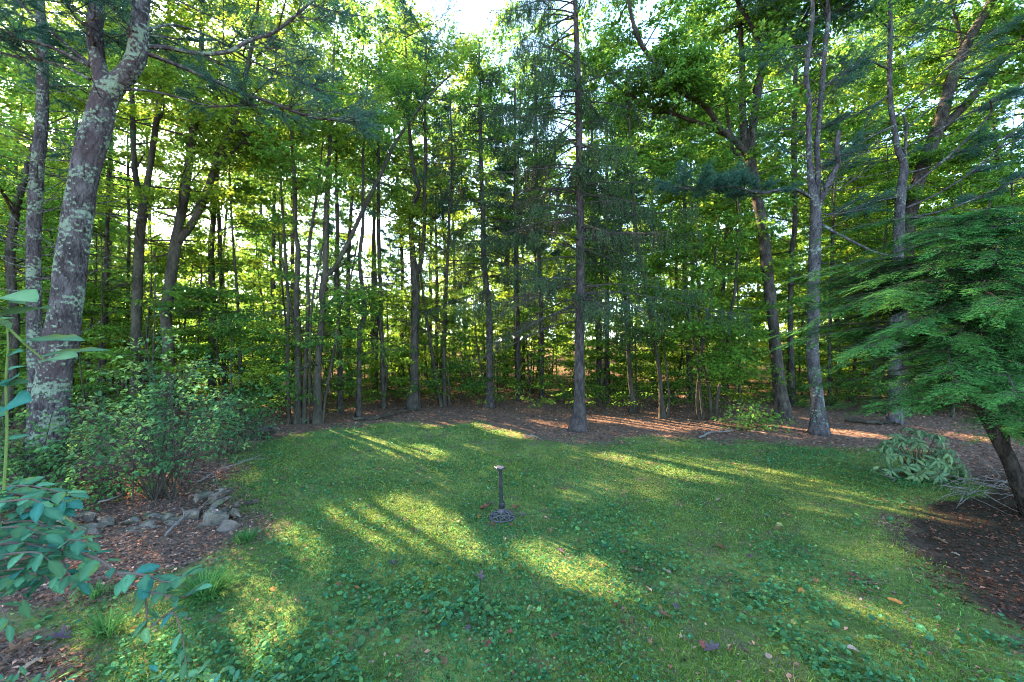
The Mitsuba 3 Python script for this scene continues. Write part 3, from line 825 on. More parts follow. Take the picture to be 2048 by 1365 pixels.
for q in (0, 1):
    pine_sprays_on(t, t.limbs[q], 24, 0.5, 1.0, 1.5, 152 + q, per=15)
t.done('needle_tissue')

# --- pine behind the hemlock
t = Tree('pine_tree', 'mottled grey pine with crooked upper stem and rising bare branches, behind the hemlock', 'tree', 'grey_pine_bark',
         [(1789, 850, 30), (1790, 700, 26), (1793, 570, 25), (1796, 501, 25), (1799, 428, 23), (1803, 376, 21), (1808, 340, 19), (1806, 322, 17), (1796, 301, 14), (1789, 256, 12), (1781, 205, 12), (1779, 137, 11), (1781, 51, 10), (1779, -10, 9)], 848, top=12, sides=16, seed=90)
t.limb([(1808, 318, 9), (1811, 290, 7), (1812, 250, 6), (1806, 228, 5)], -0.2, part='stub')
ups = [([(1806, 385, 7), (1850, 352, 6), (1900, 310, 6), (1950, 262, 5), (1982, 225, 5), (1980, 200, 4)], -1.2), ([(1803, 420, 6), (1880, 385, 5), (1960, 330, 5), (2060, 230, 3)], -1.5),
       ([(1800, 300, 5), (1860, 270, 4), (1950, 220, 4), (2060, 175, 3)], -1.0), ([(1795, 440, 6), (1890, 420, 5), (1990, 380, 4), (2070, 340, 3)], -1.8),
       ([(1785, 240, 5), (1840, 190, 4), (1900, 130, 4), (1990, 60, 3)], -1.0), ([(1790, 250, 5), (1730, 280, 4), (1680, 310, 4), (1620, 350, 3)], -0.6),
       ([(1780, 190, 5), (1720, 225, 4), (1650, 250, 4), (1590, 270, 3)], 0.4), ([(1780, 140, 5), (1730, 120, 4), (1690, 140, 4), (1640, 180, 3)], -0.8),
       ([(1781, 60, 5), (1740, 20, 4), (1700, 15, 4), (1660, 26, 3)], -0.8), ([(1792, 395, 5), (1740, 405, 4), (1690, 425, 4), (1650, 430, 3)], -1.0),
       ([(1801, 350, 5), (1870, 330, 4), (1960, 290, 4), (2070, 255, 3)], 0.8), ([(1790, 280, 4), (1850, 225, 4), (1920, 180, 3), (2000, 110, 2)], 0.5)]
for pts, dr_ in ups:
    b = t.limb(pts, dr_, sides=6)
    pine_sprays_on(t, b, 9, 0.45, 1.0, 0.7, 160 + int(pts[0][1]), per=11, azr=(-1.0, 1.0))
r = np.random.default_rng(91)
for limb in t.limbs[2:]:
    S, D, L, _ = branches_from(r, *limb, 9, 0.15, 0.95, 0.8, (0.0, 0.7))
    for j in range(len(S)):
        t.wood.add(*tube(S[j] + D[j] * np.linspace(0, 1, 3)[:, None] * L[j], np.linspace(0.007, 0.002, 3), 3))
pine_sprays_on(t, t.limbs[0], 26, 0.5, 1.0, 1.6, 165, per=16)
t.done('needle_tissue')

# --- big leaning forked tree at the right
t = Tree('oak_tree', 'massive oak leaning right and forking near the top right corner', 'tree', 'oak_bark',
         [(1795, 835, 42), (1802, 640, 34), (1812, 500, 32), (1820, 428, 31), (1837, 359, 31), (1858, 301, 31), (1880, 245, 31), (1895, 191, 27), (1912, 137, 26), (1940, 75, 25), (1981, 7, 24), (2010, -60, 22)], 832, top=14, sides=18, seed=95)
t.limb([(1882, 258, 24), (1900, 240, 23), (1929, 212, 22), (1964, 171, 21), (1998, 126, 21), (2048, 79, 20), (2120, 10, 17)], -0.6, top=12, sides=12)
t.limb([(1925, 105, 8), (1918, 60, 7), (1905, 10, 6), (1900, -40, 5)], 0.3)
r = np.random.default_rng(95)
broadleaf(r, t.wood, t.leaf, t.limbs, 34, 0.45, 1.0, 2.3, 0.12, GREEN, per=10, nl=32)
t.done()

# --- other standing trunks on the right
for spec in (('dark slim trunk between the thick oak and the grey double pine', [(1584, 812, 18), (1582, 706, 13), (1581, 604, 11), (1584, 501, 11), (1590, 445, 11), (1588, 291, 12), (1590, 200, 10), (1592, 80, 8)], 812, 96),
             ('thin dark trunk just right of the grey double pine', [(1661, 812, 10), (1659, 706, 8), (1662, 600, 7), (1664, 500, 6), (1670, 380, 5), (1676, 220, 3)], 810, 97),
             ('thin dark stem right of the slim spruce, its foot hidden by undergrowth', [(1037, 806, 11), (1036, 683, 10), (1034, 587, 9), (1032, 450, 8), (1030, 330, 6), (1030, 180, 4)], 800, 98),
             ('reddish brown trunk between the two spruces, further back', [(1084, 806, 11), (1083, 700, 10), (1080, 560, 9), (1074, 450, 8), (1072, 320, 6), (1070, 160, 4)], 795, 99),
             ('dark trunk close right of the tall spruce, deep in the wood', [(1199, 808, 12), (1197, 700, 10), (1192, 600, 9), (1188, 480, 8), (1186, 340, 6), (1180, 200, 4)], 797, 101),
             ('straight brown trunk midway between the tall spruce and the thick oak', [(1384, 815, 12), (1376, 700, 10), (1372, 590, 9), (1368, 470, 8), (1372, 340, 6), (1376, 200, 4)], 800, 102),
             ('dark leaning trunk at the far left edge behind the pines', [(6, 830, 30), (22, 760, 26), (30, 650, 22), (20, 520, 22), (34, 410, 20), (60, 320, 16), (80, 230, 10)], 860, 103),
             ('slim trunk in deep shade between the big pine and the twin maple', [(204, 840, 16), (207, 700, 12), (212, 570, 11), (215, 440, 9), (220, 300, 7), (228, 160, 5)], 830, 104),
             ('dark pole-like trunk close left of the twin maple', [(250, 825, 12), (253, 706, 9), (256, 600, 8), (258, 480, 7), (256, 340, 5)], 815, 105)):
    t = Tree('woodland_tree', spec[0], 'tree', 'oak_bark', spec[1], spec[2], top=11, sides=9, seed=spec[3])
    r = np.random.default_rng(spec[3])
    broadleaf(r, t.wood, t.leaf, t.limbs, 30, 0.28, 1.0, 2.1, 0.115, GREEN, per=10, nl=28)
    t.done()


CARVE = False
# ------------------------------------------------------------------ the wood behind: a few kinds, many individuals
MARKS = [(-400, ''), (85, 'the big pine'), (275, 'the twin maple'), (345, 'the forked maple'), (436, 'the beech pair'), (610, 'the beech clump'),
         (720, 'the crooked trunk'), (829, 'the forked pine'), (980, 'the slim spruce'), (1160, 'the tall spruce'), (1320, 'the leaning stem'),
         (1420, 'the pale stems'), (1555, 'the thick oak'), (1635, 'the double pine'), (1800, 'the mottled pine'), (2500, '')]


def between(px):
    for (a, na), (b, nb) in zip(MARKS, MARKS[1:]):
        if px < b:
            break
    if a < 0:
        return 'left of ' + nb
    if b > 2100:
        return 'right of ' + na
    return f'between {na} and {nb[4:]}'


ORDINAL = ['leftmost'] + [f'{n}{"th" if 10 < n % 100 < 14 else {1: "st", 2: "nd", 3: "rd"}.get(n % 10, "th")}' for n in range(2, 90)]


def ordered(spots):
    """[(px, what, where)] -> a label for each that counts it off from the left among its like"""
    out = [None] * len(spots)
    like = {}
    for i, sp in enumerate(spots):
        like.setdefault(sp[1:], []).append(i)
    for (what, where), ids in like.items():
        for n, i in enumerate(sorted(ids, key=lambda i: spots[i][0])):
            out[i] = (f'{what} {where}' if len(ids) == 1 else f'leftmost {what}, {where}' if n == 0 else f'{ORDINAL[n]} {what} from left, {where}', f'{what}s {where}')
    return out


def group_of(name, mb, bsdf, smooth=False):
    scene[name] = {'type': 'shapegroup', 'mesh': mb.ply(bsdf, smooth)}
    return name


def inst(g, m):
    return {'type': 'instance', 'shapegroup': {'type': 'ref', 'id': g}, 'to_world': m}


def make_sapling(seed, h, base, leaf=0.10):
    r = np.random.default_rng(seed)
    wood, crown = MB(), MB()
    q = np.linspace(0, 1, 9)[:, None]
    bend = r.normal(0, 0.25, 3) * [1, 1, 0]
    P = np.array([0, 0, -0.05]) + np.array([0, 0, 1.0]) * q * h + bend * np.sin(q * 2.2) + r.normal(0, 0.12, 3) * [1, 1, 0] * np.sin(q * 6)
    R = np.linspace(0.02 + h * 0.004, 0.005, 9)
    wood.add(*tube(P, R, 6))
    broadleaf(r, wood, crown, [(P, R)], int(h * 4.8), 0.12, 1.0, 1.2, leaf, base, per=6, nl=30, up=(-0.05, 0.35), droop=0.12, spread=0.18, sl=0.6)
    return wood, crown


def make_tree(seed, h, base, z0, leaf=0.18, nb=62, length=3.2):
    r = np.random.default_rng(seed)
    wood, crown, trunk = MB(), MB(), MB()
    q = np.linspace(0, 1, 14)[:, None]
    P = np.array([0, 0, -0.1]) + np.array([0, 0, 1.0]) * q * h + r.normal(0, 0.5, 3) * [1, 1, 0] * q**2 + r.normal(0, 0.2, 3) * [1, 1, 0] * np.sin(q * 5)
    R = np.linspace(0.15, 0.02, 14)
    trunk.add(*tube(P, R, 8, 0.08, seed, 0.4))
    broadleaf(r, wood, crown, [(P, R)], nb, z0, 1.0, length, leaf, base, per=10, nl=28, up=(0.0, 0.7), droop=0.15, spread=0.4, sl=0.9)
    trunk.v += wood.v
    trunk.f += [f + trunk.n for f in [np.vstack([a + 0 for a in wood.f])]]
    return trunk, crown


def make_pine(seed, h, z0, base, k=60):
    r = np.random.default_rng(seed)
    wood, crown = MB(), MB()
    q = np.linspace(0, 1, 14)[:, None]
    P = np.array([0, 0, -0.1]) + np.array([0, 0, 1.0]) * q * h + r.normal(0, 0.2, 3) * [1, 1, 0] * np.sin(q * 4)
    R = np.linspace(0.15, 0.02, 14)
    wood.add(*tube(P, R, 8, 0.08, seed, 0.4))
    S, D, L, _ = branches_from(r, P, R, k, z0, 1.0, 2.2, (-0.05, 0.35))
    for j in range(k):
        pine_spray(r, wood, crown, S[j], D[j], L[j] * (1.25 - 0.7 * (S[j][2] / h)), 15, tuft_len=0.2, tuft_k=14, wd=0.028, base=BLUE_GREEN)
    S, D, L, _ = branches_from(r, P, R, 34, 0.12, z0 + 0.1, 1.5, (-0.2, 0.25))
    twigs3(wood, S, S + D * L[:, None], 0.012, 0.004)
    return wood, crown


SAPLINGS = []
for i, (h, base) in enumerate(((3.2, YELLOW_GREEN), (4.2, DEEP), (5.2, GREEN), (6.2, GREEN), (2.4, DEEP))):
    w_, c_ = make_sapling(300 + i, h, base, (0.10, 0.085, 0.11, 0.095, 0.08)[i])
    w_.c = []
    SAPLINGS.append((group_of(f'sapling_stem_{i}', w_, 'smooth_bark', True), group_of(f'sapling_crown_{i}', c_, 'leaf_tissue')))
POLES = []
for i, (h, base) in enumerate(((8.5, YELLOW_GREEN), (10.0, GREEN))):
    w_, c_ = make_sapling(306 + i, h, base, 0.115)
    w_.c = []
    POLES.append((group_of(f'pole_stem_{i}', w_, 'smooth_bark', True), group_of(f'pole_crown_{i}', c_, 'leaf_tissue')))
TREES, HIGH = [], []
for i, (h, base, z0) in enumerate(((15, YELLOW_GREEN, 0.28), (17, GREEN, 0.33), (14, YELLOW_GREEN, 0.22), (18, GREEN, 0.4))):
    w_, c_ = make_tree(320 + i, h, base, z0)
    w_.c = []
    TREES.append((group_of(f'wood_trunk_{i}', w_, 'oak_bark', True), group_of(f'wood_crown_{i}', c_, 'leaf_tissue')))
for i, (h, base) in enumerate(((20, GREEN), (21, YELLOW_GREEN))):
    w_, c_ = make_tree(326 + i, h, base, 0.5, nb=46, length=3.4)
    w_.c = []
    HIGH.append((group_of(f'high_trunk_{i}', w_, 'oak_bark', True), group_of(f'high_crown_{i}', c_, 'leaf_tissue')))
for i in range(2):
    w_, c_ = make_pine(330 + i, 16 + 2 * i, 0.42, BLUE_GREEN)
    w_.c = []
    TREES.append((group_of(f'pine_trunk_{i}', w_, 'spruce_bark', True), group_of(f'pine_crown_{i}', c_, 'needle_tissue')))


def stand(name, label, category, group, pair, x, y, rot, s):
    key = thing(name, label, category, group)
    m = T().translate([float(x), float(y), float(gz(x, y))]).rotate([0, 0, 1], float(rot)).scale([s, s, s * 1.0])
    add(key + '__trunk', inst(pair[0], m))
    mesh = scene[pair[1]]['mesh']
    v, f, n_, uv_, c = meshkit.WRITTEN[mesh['filename']]
    mm = np.array(m.matrix)
    w = v @ mm[:3, :3].T + mm[:3, 3]
    hit = in_shaft(w[f].mean(1))
    if hit.mean() < 0.012:
        add(key + '__crown', inst(pair[1], m))
    else:       # a crown with a gap of its own
        f = f[~hit]
        used = np.unique(f)
        to = np.zeros(len(v), int)
        to[used] = np.arange(len(used))
        add(key + '__crown', {**mikit.ply((w[used], to[f]), None, color=np.asarray(c)[used]), 'bsdf': mesh['bsdf']})


rng = np.random.default_rng(77)
# undergrowth saplings
placed = []
spots = []
for i in range(4000):
    px = rng.uniform(-150, 2200)
    d = 12.5 + 16 * rng.random() ** 1.3
    if px < 470:
        d = 10.5 + 16 * rng.random()
    x = (px - 1024) / F * d
    if float(inside_lawn(np.array([x]), np.array([d]))[0]) > -1.2 or (470 < px < 560 and d < 12) or (560 < px < 1780 and d < 14.2):
        continue
    if any((x - a) ** 2 + (d - b) ** 2 < 0.95**2 for a, b in placed):
        continue
    placed.append((x, d))
    spots.append((px, d, x))
    if len(spots) == 285:
        break
kinds = [int(rng.integers(0, 5)) for _ in spots]
names = []
for (px, d, x), k in zip(spots, kinds):
    where = between(px)
    depth = 'at undergrowth edge' if d < 17 else 'deep in undergrowth'
    names.append((px, 'beech sapling', f'{depth} {where}'))
turn = np.random.default_rng(78).uniform(0, 360, (2, 400))
size = np.random.default_rng(79).uniform(0, 1, (2, 400))
# some would stand where the low sun still reaches the lawn in the photograph: left out
GAPS = set()
keep = [i for i in range(len(spots)) if i not in GAPS]
for i, (lab, grp) in zip(keep, ordered([names[i] for i in keep])):
    px, d, x = spots[i]
    stand('beech_sapling', lab, 'sapling', grp, SAPLINGS[kinds[i]], x, d, turn[0, i], 0.75 + 0.4 * size[0, i])

# standing trees behind
placed, chosen, names = [], [], []
for i in range(2500):
    px = rng.uniform(-500, 2500)
    d = 17.5 + 26 * rng.random() ** 1.1
    if 540 < px < 870 and d < 34 and rng.random() < 0.85:
        continue
    if 860 < px < 960 and rng.random() < 0.6:
        continue
    if 300 < px <= 540 and rng.random() < 0.7:
        continue
    x = (px - 1024) / F * d
    if any((x - a) ** 2 + (d - b) ** 2 < 2.3**2 for a, b in placed):
        continue
    placed.append((x, d))
    k = int(rng.choice(6, p=[0.2, 0.2, 0.2, 0.2, 0.1, 0.1]))
    if 540 < px < 880 and rng.random() < 0.6:
        k = 4 + int(rng.integers(0, 2))
    where = between(px)
    depth = 'in middle distance' if d < 28 else 'far back'
    names.append((px, 'tufted pine' if k >= 4 else 'leafy tree', f'{depth} {where}'))
    chosen.append((x, d, k))
    if len(chosen) == 92:
        break
TREE_GAPS = {4, 11, 15, 21}
keep = [i for i in range(len(chosen)) if i not in TREE_GAPS]
for i, (lab, grp) in zip(keep, ordered([names[i] for i in keep])):
    x, d, k = chosen[i]
    stand('background_pine' if k >= 4 else 'background_tree', lab, 'tree', grp, TREES[k], x, d, turn[1, i], 0.8 + 0.3 * size[1, i])


# tall trees that carry their crowns above the bright gap
hs = [(590, 21.0), (655, 26.5), (700, 19.5), (748, 23.5), (800, 20.5), (862, 25.0), (905, 30.0), (520, 25.0), (1010, 24.0), (548, 18.5), (450, 27.0), (300, 23.0), (215, 25.5), (120, 21.0), (20, 24.0), (1900, 22.0), (2010, 19.0), (1760, 24.0)]
for j, ((px, d), (lab, grp)) in enumerate(zip(hs, ordered([(px, 'high crowned tree', 'in middle distance ' + between(px)) for px, d in hs]))):
    stand('high_crowned_tree', lab, 'tree', grp, HIGH[j % 2], (px - 1024) / F * d, d, turn[1, 300 + j], 0.85 + 0.2 * size[1, 300 + j])


# young trees taller than the saplings that fill the height between undergrowth and crowns
ps = [(-120, 12.0), (18, 14.5), (120, 13.0), (165, 17.0), (232, 14.8), (305, 16.2), (392, 14.2), (455, 18.0), (512, 15.5), (548, 20.0), (578, 15.2), (480, 13.0), (1700, 16.0), (1752, 13.4), (1850, 15.5), (1905, 12.8), (1975, 14.6), (2050, 12.5), (2120, 15.0), (1215, 15.8), (1345, 17.0), (1480, 15.0), (1605, 17.5)]
for j, ((px, d), (lab, grp)) in enumerate(zip(ps, ordered([(px, 'young beech pole', between(px)) for px, d in ps]))):
    stand('young_beech', lab, 'tree', grp, POLES[j % 2], (px - 1024) / F * d, d, turn[1, 330 + j], 0.85 + 0.25 * size[1, 330 + j])


# far edge of the wood, one mass
def distant(seed):
    r = np.random.default_rng(seed)
    mb = MB()
    k = 1150
    px = r.uniform(-300, 2350, k)
    d = r.uniform(46, 62, k)
    x = (px - 1024) / F * d
    top = 11 + 7 * meshkit.fbm(np.stack([px / 130, 0 * px, 0 * px], -1), 3, 5)
    gap = np.exp(-((px - 700) / 170.0) ** 2)
    top = top * (1 - 0.62 * gap)
    z = r.random(k) ** 1.2 * top
    n = 50
    P = np.stack([x, d, z], -1)[:, None] + r.normal(0, 1, (k, n, 3)) * [0.9, 0.9, 0.5]
    m = k * n
    ln = r.uniform(0.42, 0.75, m)
    leaves(mb, P.reshape(-1, 3), r.normal(size=(m, 3)), r.normal(0, 0.6, (m, 3)) + [0, 0, 1], ln, ln * 0.7, tint(r, m, YELLOW_GREEN, 0.25, 0.1))
    mb2 = MB()
    px = r.uniform(-600, 2650, 160)
    d = r.uniform(45, 60, 160)
    x = (px - 1024) / F * d
    A = np.stack([x, d, 0 * x - 0.1], -1)
    twigs3(mb2, A, A + np.stack([r.normal(0, .4, 160), 0 * x, r.uniform(6, 12, 160)], -1), 0.16, 0.05)
    return mb, mb2


a_, b_ = distant(9)
add('distant_woodland__crowns', a_.ply('leaf_tissue'), kind='stuff')
b_.c = []
add('distant_woodland__trunks', b_.ply('oak_bark'), kind='stuff')
tag('distant_woodland', 'far edge of the wood closing off the view behind all the trunks', 'woodland', kind='stuff')


# ferny low growth at the foot of the wood
def undergrowth(seed):
    r = np.random.default_rng(seed)
    mb, wd = MB(), MB()
    k = 1900
    x, y = scatter(r, k, 12.5, 30)
    keep = inside_lawn(x, y) < -2.2
    x, y = x[keep], y[keep]
    k = len(x)
    n = 26
    h = r.uniform(0.15, 0.75, k)
    P = np.stack([x, y, gz(x, y)], -1)
    az = r.uniform(0, 2 * np.pi, k)
    D = np.stack([np.cos(az), np.sin(az), 0.4 + 0 * az], -1)
    twigs3(wd, P, P + D * 0.1 + np.stack([0 * h, 0 * h, h], -1), 0.006, 0.003)
    sprays(mb, r, P + D * 0.05 + np.stack([0 * h, 0 * h, h], -1), D, np.tile([0, 0, 1.0], (k, 1)), r.uniform(0.3, 0.7, k), r.uniform(0.3, 0.6, k), n, 0.075, GREEN)
    return mb, wd


a_, b_ = undergrowth(10)
b_.c = []
add('undergrowth__foliage', a_.ply('leaf_tissue'), kind='stuff')
add('undergrowth__stems', b_.ply('smooth_bark'), kind='stuff')
tag('undergrowth', 'low leafy growth covering the floor of the wood behind the leaf litter', 'undergrowth', kind='stuff')


# ------------------------------------------------------------------ hemlock at the right
def hemlock():
    key = thing('hemlock_tree', 'dense dark green hemlock with feathery layered boughs filling the right side', 'tree')
    r = np.random.default_rng(201)
    base = G(2075, 1045)
    wood, leaf = MB(), MB()
    P, R = resample([base + [0, 0, -0.1], base + [-0.28, 0.1, 0.8], base + [-0.5, 0.3, 1.7], base + [-0.35, 0.5, 2.8], base + [-0.1, 0.6, 3.6], base + [0.1, 0.6, 4.4]], [0.095, 0.08, 0.065, 0.05, 0.03, 0.01], 0.12)
    add(key + '__trunk', mikit.ply(tube(P, R, 12, 0.12, 5, 0.4), 'hemlock_bark', smooth=True))
    P2, R2 = resample([base + [0.16, 0.2, -0.1], base + [0.05, 0.4, 0.9], base + [0.25, 0.6, 2.2], base + [0.4, 0.8, 3.6]], [0.07, 0.06, 0.045, 0.02], 0.12)
    add(key + '__trunk_001', mikit.ply(tube(P2, R2, 10, 0.12, 6, 0.4), 'hemlock_bark', smooth=True))
    limbs = [(P, R), (P2, R2)]
    for j in range(300):
        Q, RQ = limbs[0 if r.random() < 0.72 else 1]
        i = int(r.uniform(0.13, 0.97) * (len(Q) - 1))
        o = Q[i]
        az = r.uniform(0, 2 * np.pi)
        if r.random() < 0.5:
            az = r.uniform(2.3, 4.4)            # the side towards the lawn is the fuller one
        h = np.array([np.cos(az), np.sin(az), 0])
        rise = (o[2] - 0.1)
        left = max(0.0, -h[0])
        L = (1.05 + 1.65 * left) * np.clip(1.3 - 0.15 * rise, 0.55, 1.0) * r.uniform(0.6, 1.1)
        if rise < 1.25:
            L *= 0.55
        q = np.linspace(0, 1, 8)[:, None]
        up = 0.12 + r.normal(0, 0.1)
        tip = o + h * L + [0, 0, L * (up - 0.30)]
        if tip[2] < 1.05 + 0.15 * r.random() + 0.85 * max(0.0, (base[0] - tip[0]) - 1.6):
            continue
        path = o + h * q * L + np.array([0, 0, 1.0]) * L * (up * q - 0.30 * q**2) + r.normal(0, 0.05, 3) * np.sin(q * 3) * L
        wood.add(*tube(path, np.linspace(0.02, 0.004, 8), 5))
        # flat feathery sprays left and right of the bough
        m = int(17 * L) + 3
        w = r.uniform(0.16, 1.0, m) * 7
        a = w.astype(int).clip(0, 6)
        A = path[a] + (path[a + 1] - path[a]) * (w - a)[:, None]
        side = nrm(np.cross(h, [0, 0, 1.0]))
        sg = np.where(r.random(m) < 0.5, -1.0, 1.0)[:, None]
        D = nrm(h * r.uniform(0.5, 1.1, (m, 1)) + side * sg * r.uniform(0.2, 0.9, (m, 1)) + [0, 0, -0.12] + r.normal(0, 0.08, (m, 3)))
        SL = r.uniform(0.28, 0.55, m) * (1.1 - 0.45 * w / 7)
        U = nrm(np.array([0, 0, 1.0]) + h * 0.25 + r.normal(0, 0.13, (m, 3)))
        S = nrm(np.cross(D, U))
        twigs3(wood, A, A + D * SL[:, None], 0.003, 0.0012)
        # side twigs of each spray, then the small leaves along them
        c = 9
        tt = np.linspace(0.08, 0.95, c)[None, :, None] + r.normal(0, 0.03, (m, c, 1))
        sd = np.where(np.arange(c) % 2, 1.0, -1.0)[None, :, None]
        TA = A[:, None] + D[:, None] * tt * SL[:, None, None] + np.array([0, 0, -0.25]) * tt**2 * SL[:, None, None]
        TD = D[:, None] * 0.9 + S[:, None] * sd * 0.5 + np.array([0, 0, -0.2])
        TL = SL[:, None, None] * (0.46 * (1.05 - tt * 0.75))
        TA, TD, TL = np.concatenate([TA, A[:, None]], 1), np.concatenate([TD, D[:, None]], 1), np.concatenate([TL, SL[:, None, None]], 1)
        c += 1
        e = 6
        u = (np.arange(e) + 0.5)[None, None, :, None] / e
        e2 = np.where(np.arange(e) % 2, 1.0, -1.0)[None, None, :, None]
        LP = TA[:, :, None] + TD[:, :, None] * TL[:, :, None] * u
        tn = nrm(TD)[:, :, None]
        ss = np.cross(tn, U[:, None, None])
        LD = tn * 0.85 + ss * e2 * 0.55 + r.normal(0, 0.12, LP.shape)
        LN = np.broadcast_to(U[:, None, None], LP.shape) + r.normal(0, 0.2, LP.shape)
        n = LP.reshape(-1, 3).shape[0]
        tip = np.clip((np.repeat(w / 7, c * e) - 0.55) * 1.6, 0, 1)[:, None] * r.random((n, 1)) ** 0.6
        C = tint(r, n, (0.042, 0.135, 0.034), 0.25, 0.1) * (1 - tip) + tint(r, n, (0.14, 0.36, 0.075), 0.2, 0.1) * tip
        lv = r.uniform(0.032, 0.05, n)
        # one triangle per leaf keeps the tree light
        Dn, Nn = nrm(LD.reshape(-1, 3)), LN.reshape(-1, 3)
        Sn = nrm(np.cross(Dn, Nn))
        Pn = LP.reshape(-1, 3)
        v = np.stack([Pn - Sn * 0.0055, Pn + Sn * 0.0055, Pn + Dn * lv[:, None]], 1)
        leaf.add(v.reshape(-1, 3), np.arange(3 * n).reshape(-1, 3), np.repeat(C, 3, 0))
    wood.c = []
    add(key + '__branchwork', wood.ply('oak_bark'), kind='stuff')
    add(key + '__crown', leaf.ply('needle_tissue'))


hemlock()


# ------------------------------------------------------------------ leaves large enough to be told apart
def blade(seed, wide=0.45, curl=0.12, wave=0.03):
    """one leaf of unit length along +x, facing +z: pointed ends, folded at the midrib, bent down to the tip"""
    r = np.random.default_rng(seed)
    n = 7
    t = np.linspace(0, 1, n)
    w = wide * 0.5 * np.sin(np.pi * t**0.85) ** 0.85
    w[0], w[-1] = 0.012, 0.004
    z = -curl * t**2 + r.normal(0, wave * 0.3, n)
    side = 0.22 * w + r.normal(0, wave * 0.4, n) * (w > 0.02)
    v = np.concatenate([np.stack([t, 0 * t, z], 1), np.stack([t, w, z + side], 1), np.stack([t, -w, z + side + r.normal(0, wave * 0.3, n)], 1)])
    f = []
    for i in range(n - 1):
        f += [[i, i + 1, n + i + 1], [i, n + i + 1, n + i], [i, 2 * n + i, 2 * n + i + 1], [i, 2 * n + i + 1, i + 1]]
    return v, np.array(f)


def frame(P, D, N, s):
    D = nrm(D)
    Y = nrm(np.cross(N, D))
    Z = np.cross(D, Y)
    m = np.eye(4)
    m[:3, 0], m[:3, 1], m[:3, 2], m[:3, 3] = D * s, Y * s, Z * s, P
    return T(m)


def blade_set(seed, base, k, bsdf, wide, curl=0.12, smooth=True):
    r = np.random.default_rng(seed)
    out = []
    for i in range(k):
        v, f = blade(seed + i, wide * r.uniform(0.85, 1.15), curl * r.uniform(0.4, 1.8))
        c = np.tile(tint(r, 1, base, 0.26, 0.14)[0], (len(v), 1))
        c[:7] *= [1.6, 1.35, 1.4]                       # pale midrib
        c[7:] *= r.uniform(0.8, 1.2, (len(v) - 7, 1))
        if i == k - 1:
            c[9:12] *= [1.9, 1.1, 0.5]                  # a yellowing edge
        out.append(mikit.ply((v, f), bsdf, smooth=smooth, color=c))
    return out


SHRUB_LEAF = blade_set(400, (0.06, 0.165, 0.085), 6, 'glossy_leaf_tissue', 0.5)
RHODO_LEAF = blade_set(420, (0.115, 0.21, 0.105), 6, 'glossy_leaf_tissue', 0.36, 0.25)
SHOOT_LEAF = blade_set(440, (0.09, 0.18, 0.09), 4, 'glossy_leaf_tissue', 0.34, 0.15)
STEM_BROWN, STEM_GREEN = np.array([0.13, 0.09, 0.075]), np.array([0.13, 0.17, 0.05])


def put_leaf(key, shapes, r, P, D, N, s):
    m = frame(P, D, N, s)
    add(key + '__leaf', {**shapes[int(r.integers(0, len(shapes)))], 'to_world': m})


def leafy_shoot(key, stem_mb, r, pts, d, shapes, size, gap, drift=0.0, w0=6, w1=2, colour=STEM_BROWN, start=0.1, outward=0.9):
    """a stem along surveyed points with leaves set alternately along it"""
    n = len(pts)
    P = [W(px, py, d + drift * i / max(n - 1, 1)) for i, (px, py) in enumerate(pts)]
    P, R = resample(P, np.linspace(w0, w1, n) * 0.5 * d / F, 0.03)
    v, f = tube(P, R, 6)
    stem_mb.add(v, f, colour)
    s = np.concatenate([[0], np.cumsum(np.linalg.norm(np.diff(P, axis=0), axis=1))])
    at, sg = start * s[-1], 1
    while at <= s[-1]:
        i = min(int(np.searchsorted(s, at)), len(P) - 2)
        t = nrm(P[i + 1] - P[i])
        side = nrm(np.cross(t, [0, 0, 1.0])) * sg
        D = t * 0.55 + side * outward + r.normal(0, 0.22, 3) + [0, 0, -0.05]
        put_leaf(key, shapes, r, P[i], D, np.array([0, -0.15, 1.0]) + r.normal(0, 0.36, 3), size * r.uniform(0.75, 1.2))
        at += gap * r.uniform(0.7, 1.3)
        sg = -sg
    put_leaf(key, shapes, r, P[-1], nrm(P[-1] - P[-3]) + r.normal(0, 0.1, 3), np.array([0, -0.1, 1.0]) + r.normal(0, 0.2, 3), size)


# rhododendron under the hemlock
key = thing('rhododendron_bush', 'rounded rhododendron bush with drooping whorls of large pale green leaves under the hemlock', 'bush')
r = np.random.default_rng(210)
c0 = G(1896, 978)
wd = MB()
k = 0
for i in range(400):
    v = nrm(r.normal(size=3)) * [0.62, 0.55, 0.74]
    if v[2] < -0.08 or v[1] > 0.12 + 0.3 * v[2]:
        continue
    p = c0 + [0, 0.55, 0.14] + v * r.uniform(0.78, 1.05)
    o = nrm(v * [1, 1, 1.3])
    wd.add(*tube(np.array([c0 + [0, 0.5, 0.0] + v * [0.1, 0.1, 0], c0 + [0, 0.5, 0.1] + v * 0.5, p]), [0.012, 0.009, 0.005], 5), STEM_BROWN)
    n = int(r.integers(5, 8))
    a0 = r.uniform(0, 6.28)
    x_ = nrm(np.cross(o, [0.3, 0.2, 1.0]))
    y_ = np.cross(o, x_)
    for j in range(n):
        a = a0 + j * 2 * np.pi / n + r.normal(0, 0.15)
        D = (np.cos(a) * x_ + np.sin(a) * y_) + o * 0.15 + [0, 0, -0.45]
        put_leaf(key, RHODO_LEAF, r, p + D * 0.01, D, o + r.normal(0, 0.12, 3), r.uniform(0.13, 0.19))
    k += n
    if k > 292:
        break
add(key + '__branchwork', wd.ply('dead_twig'), kind='stuff')

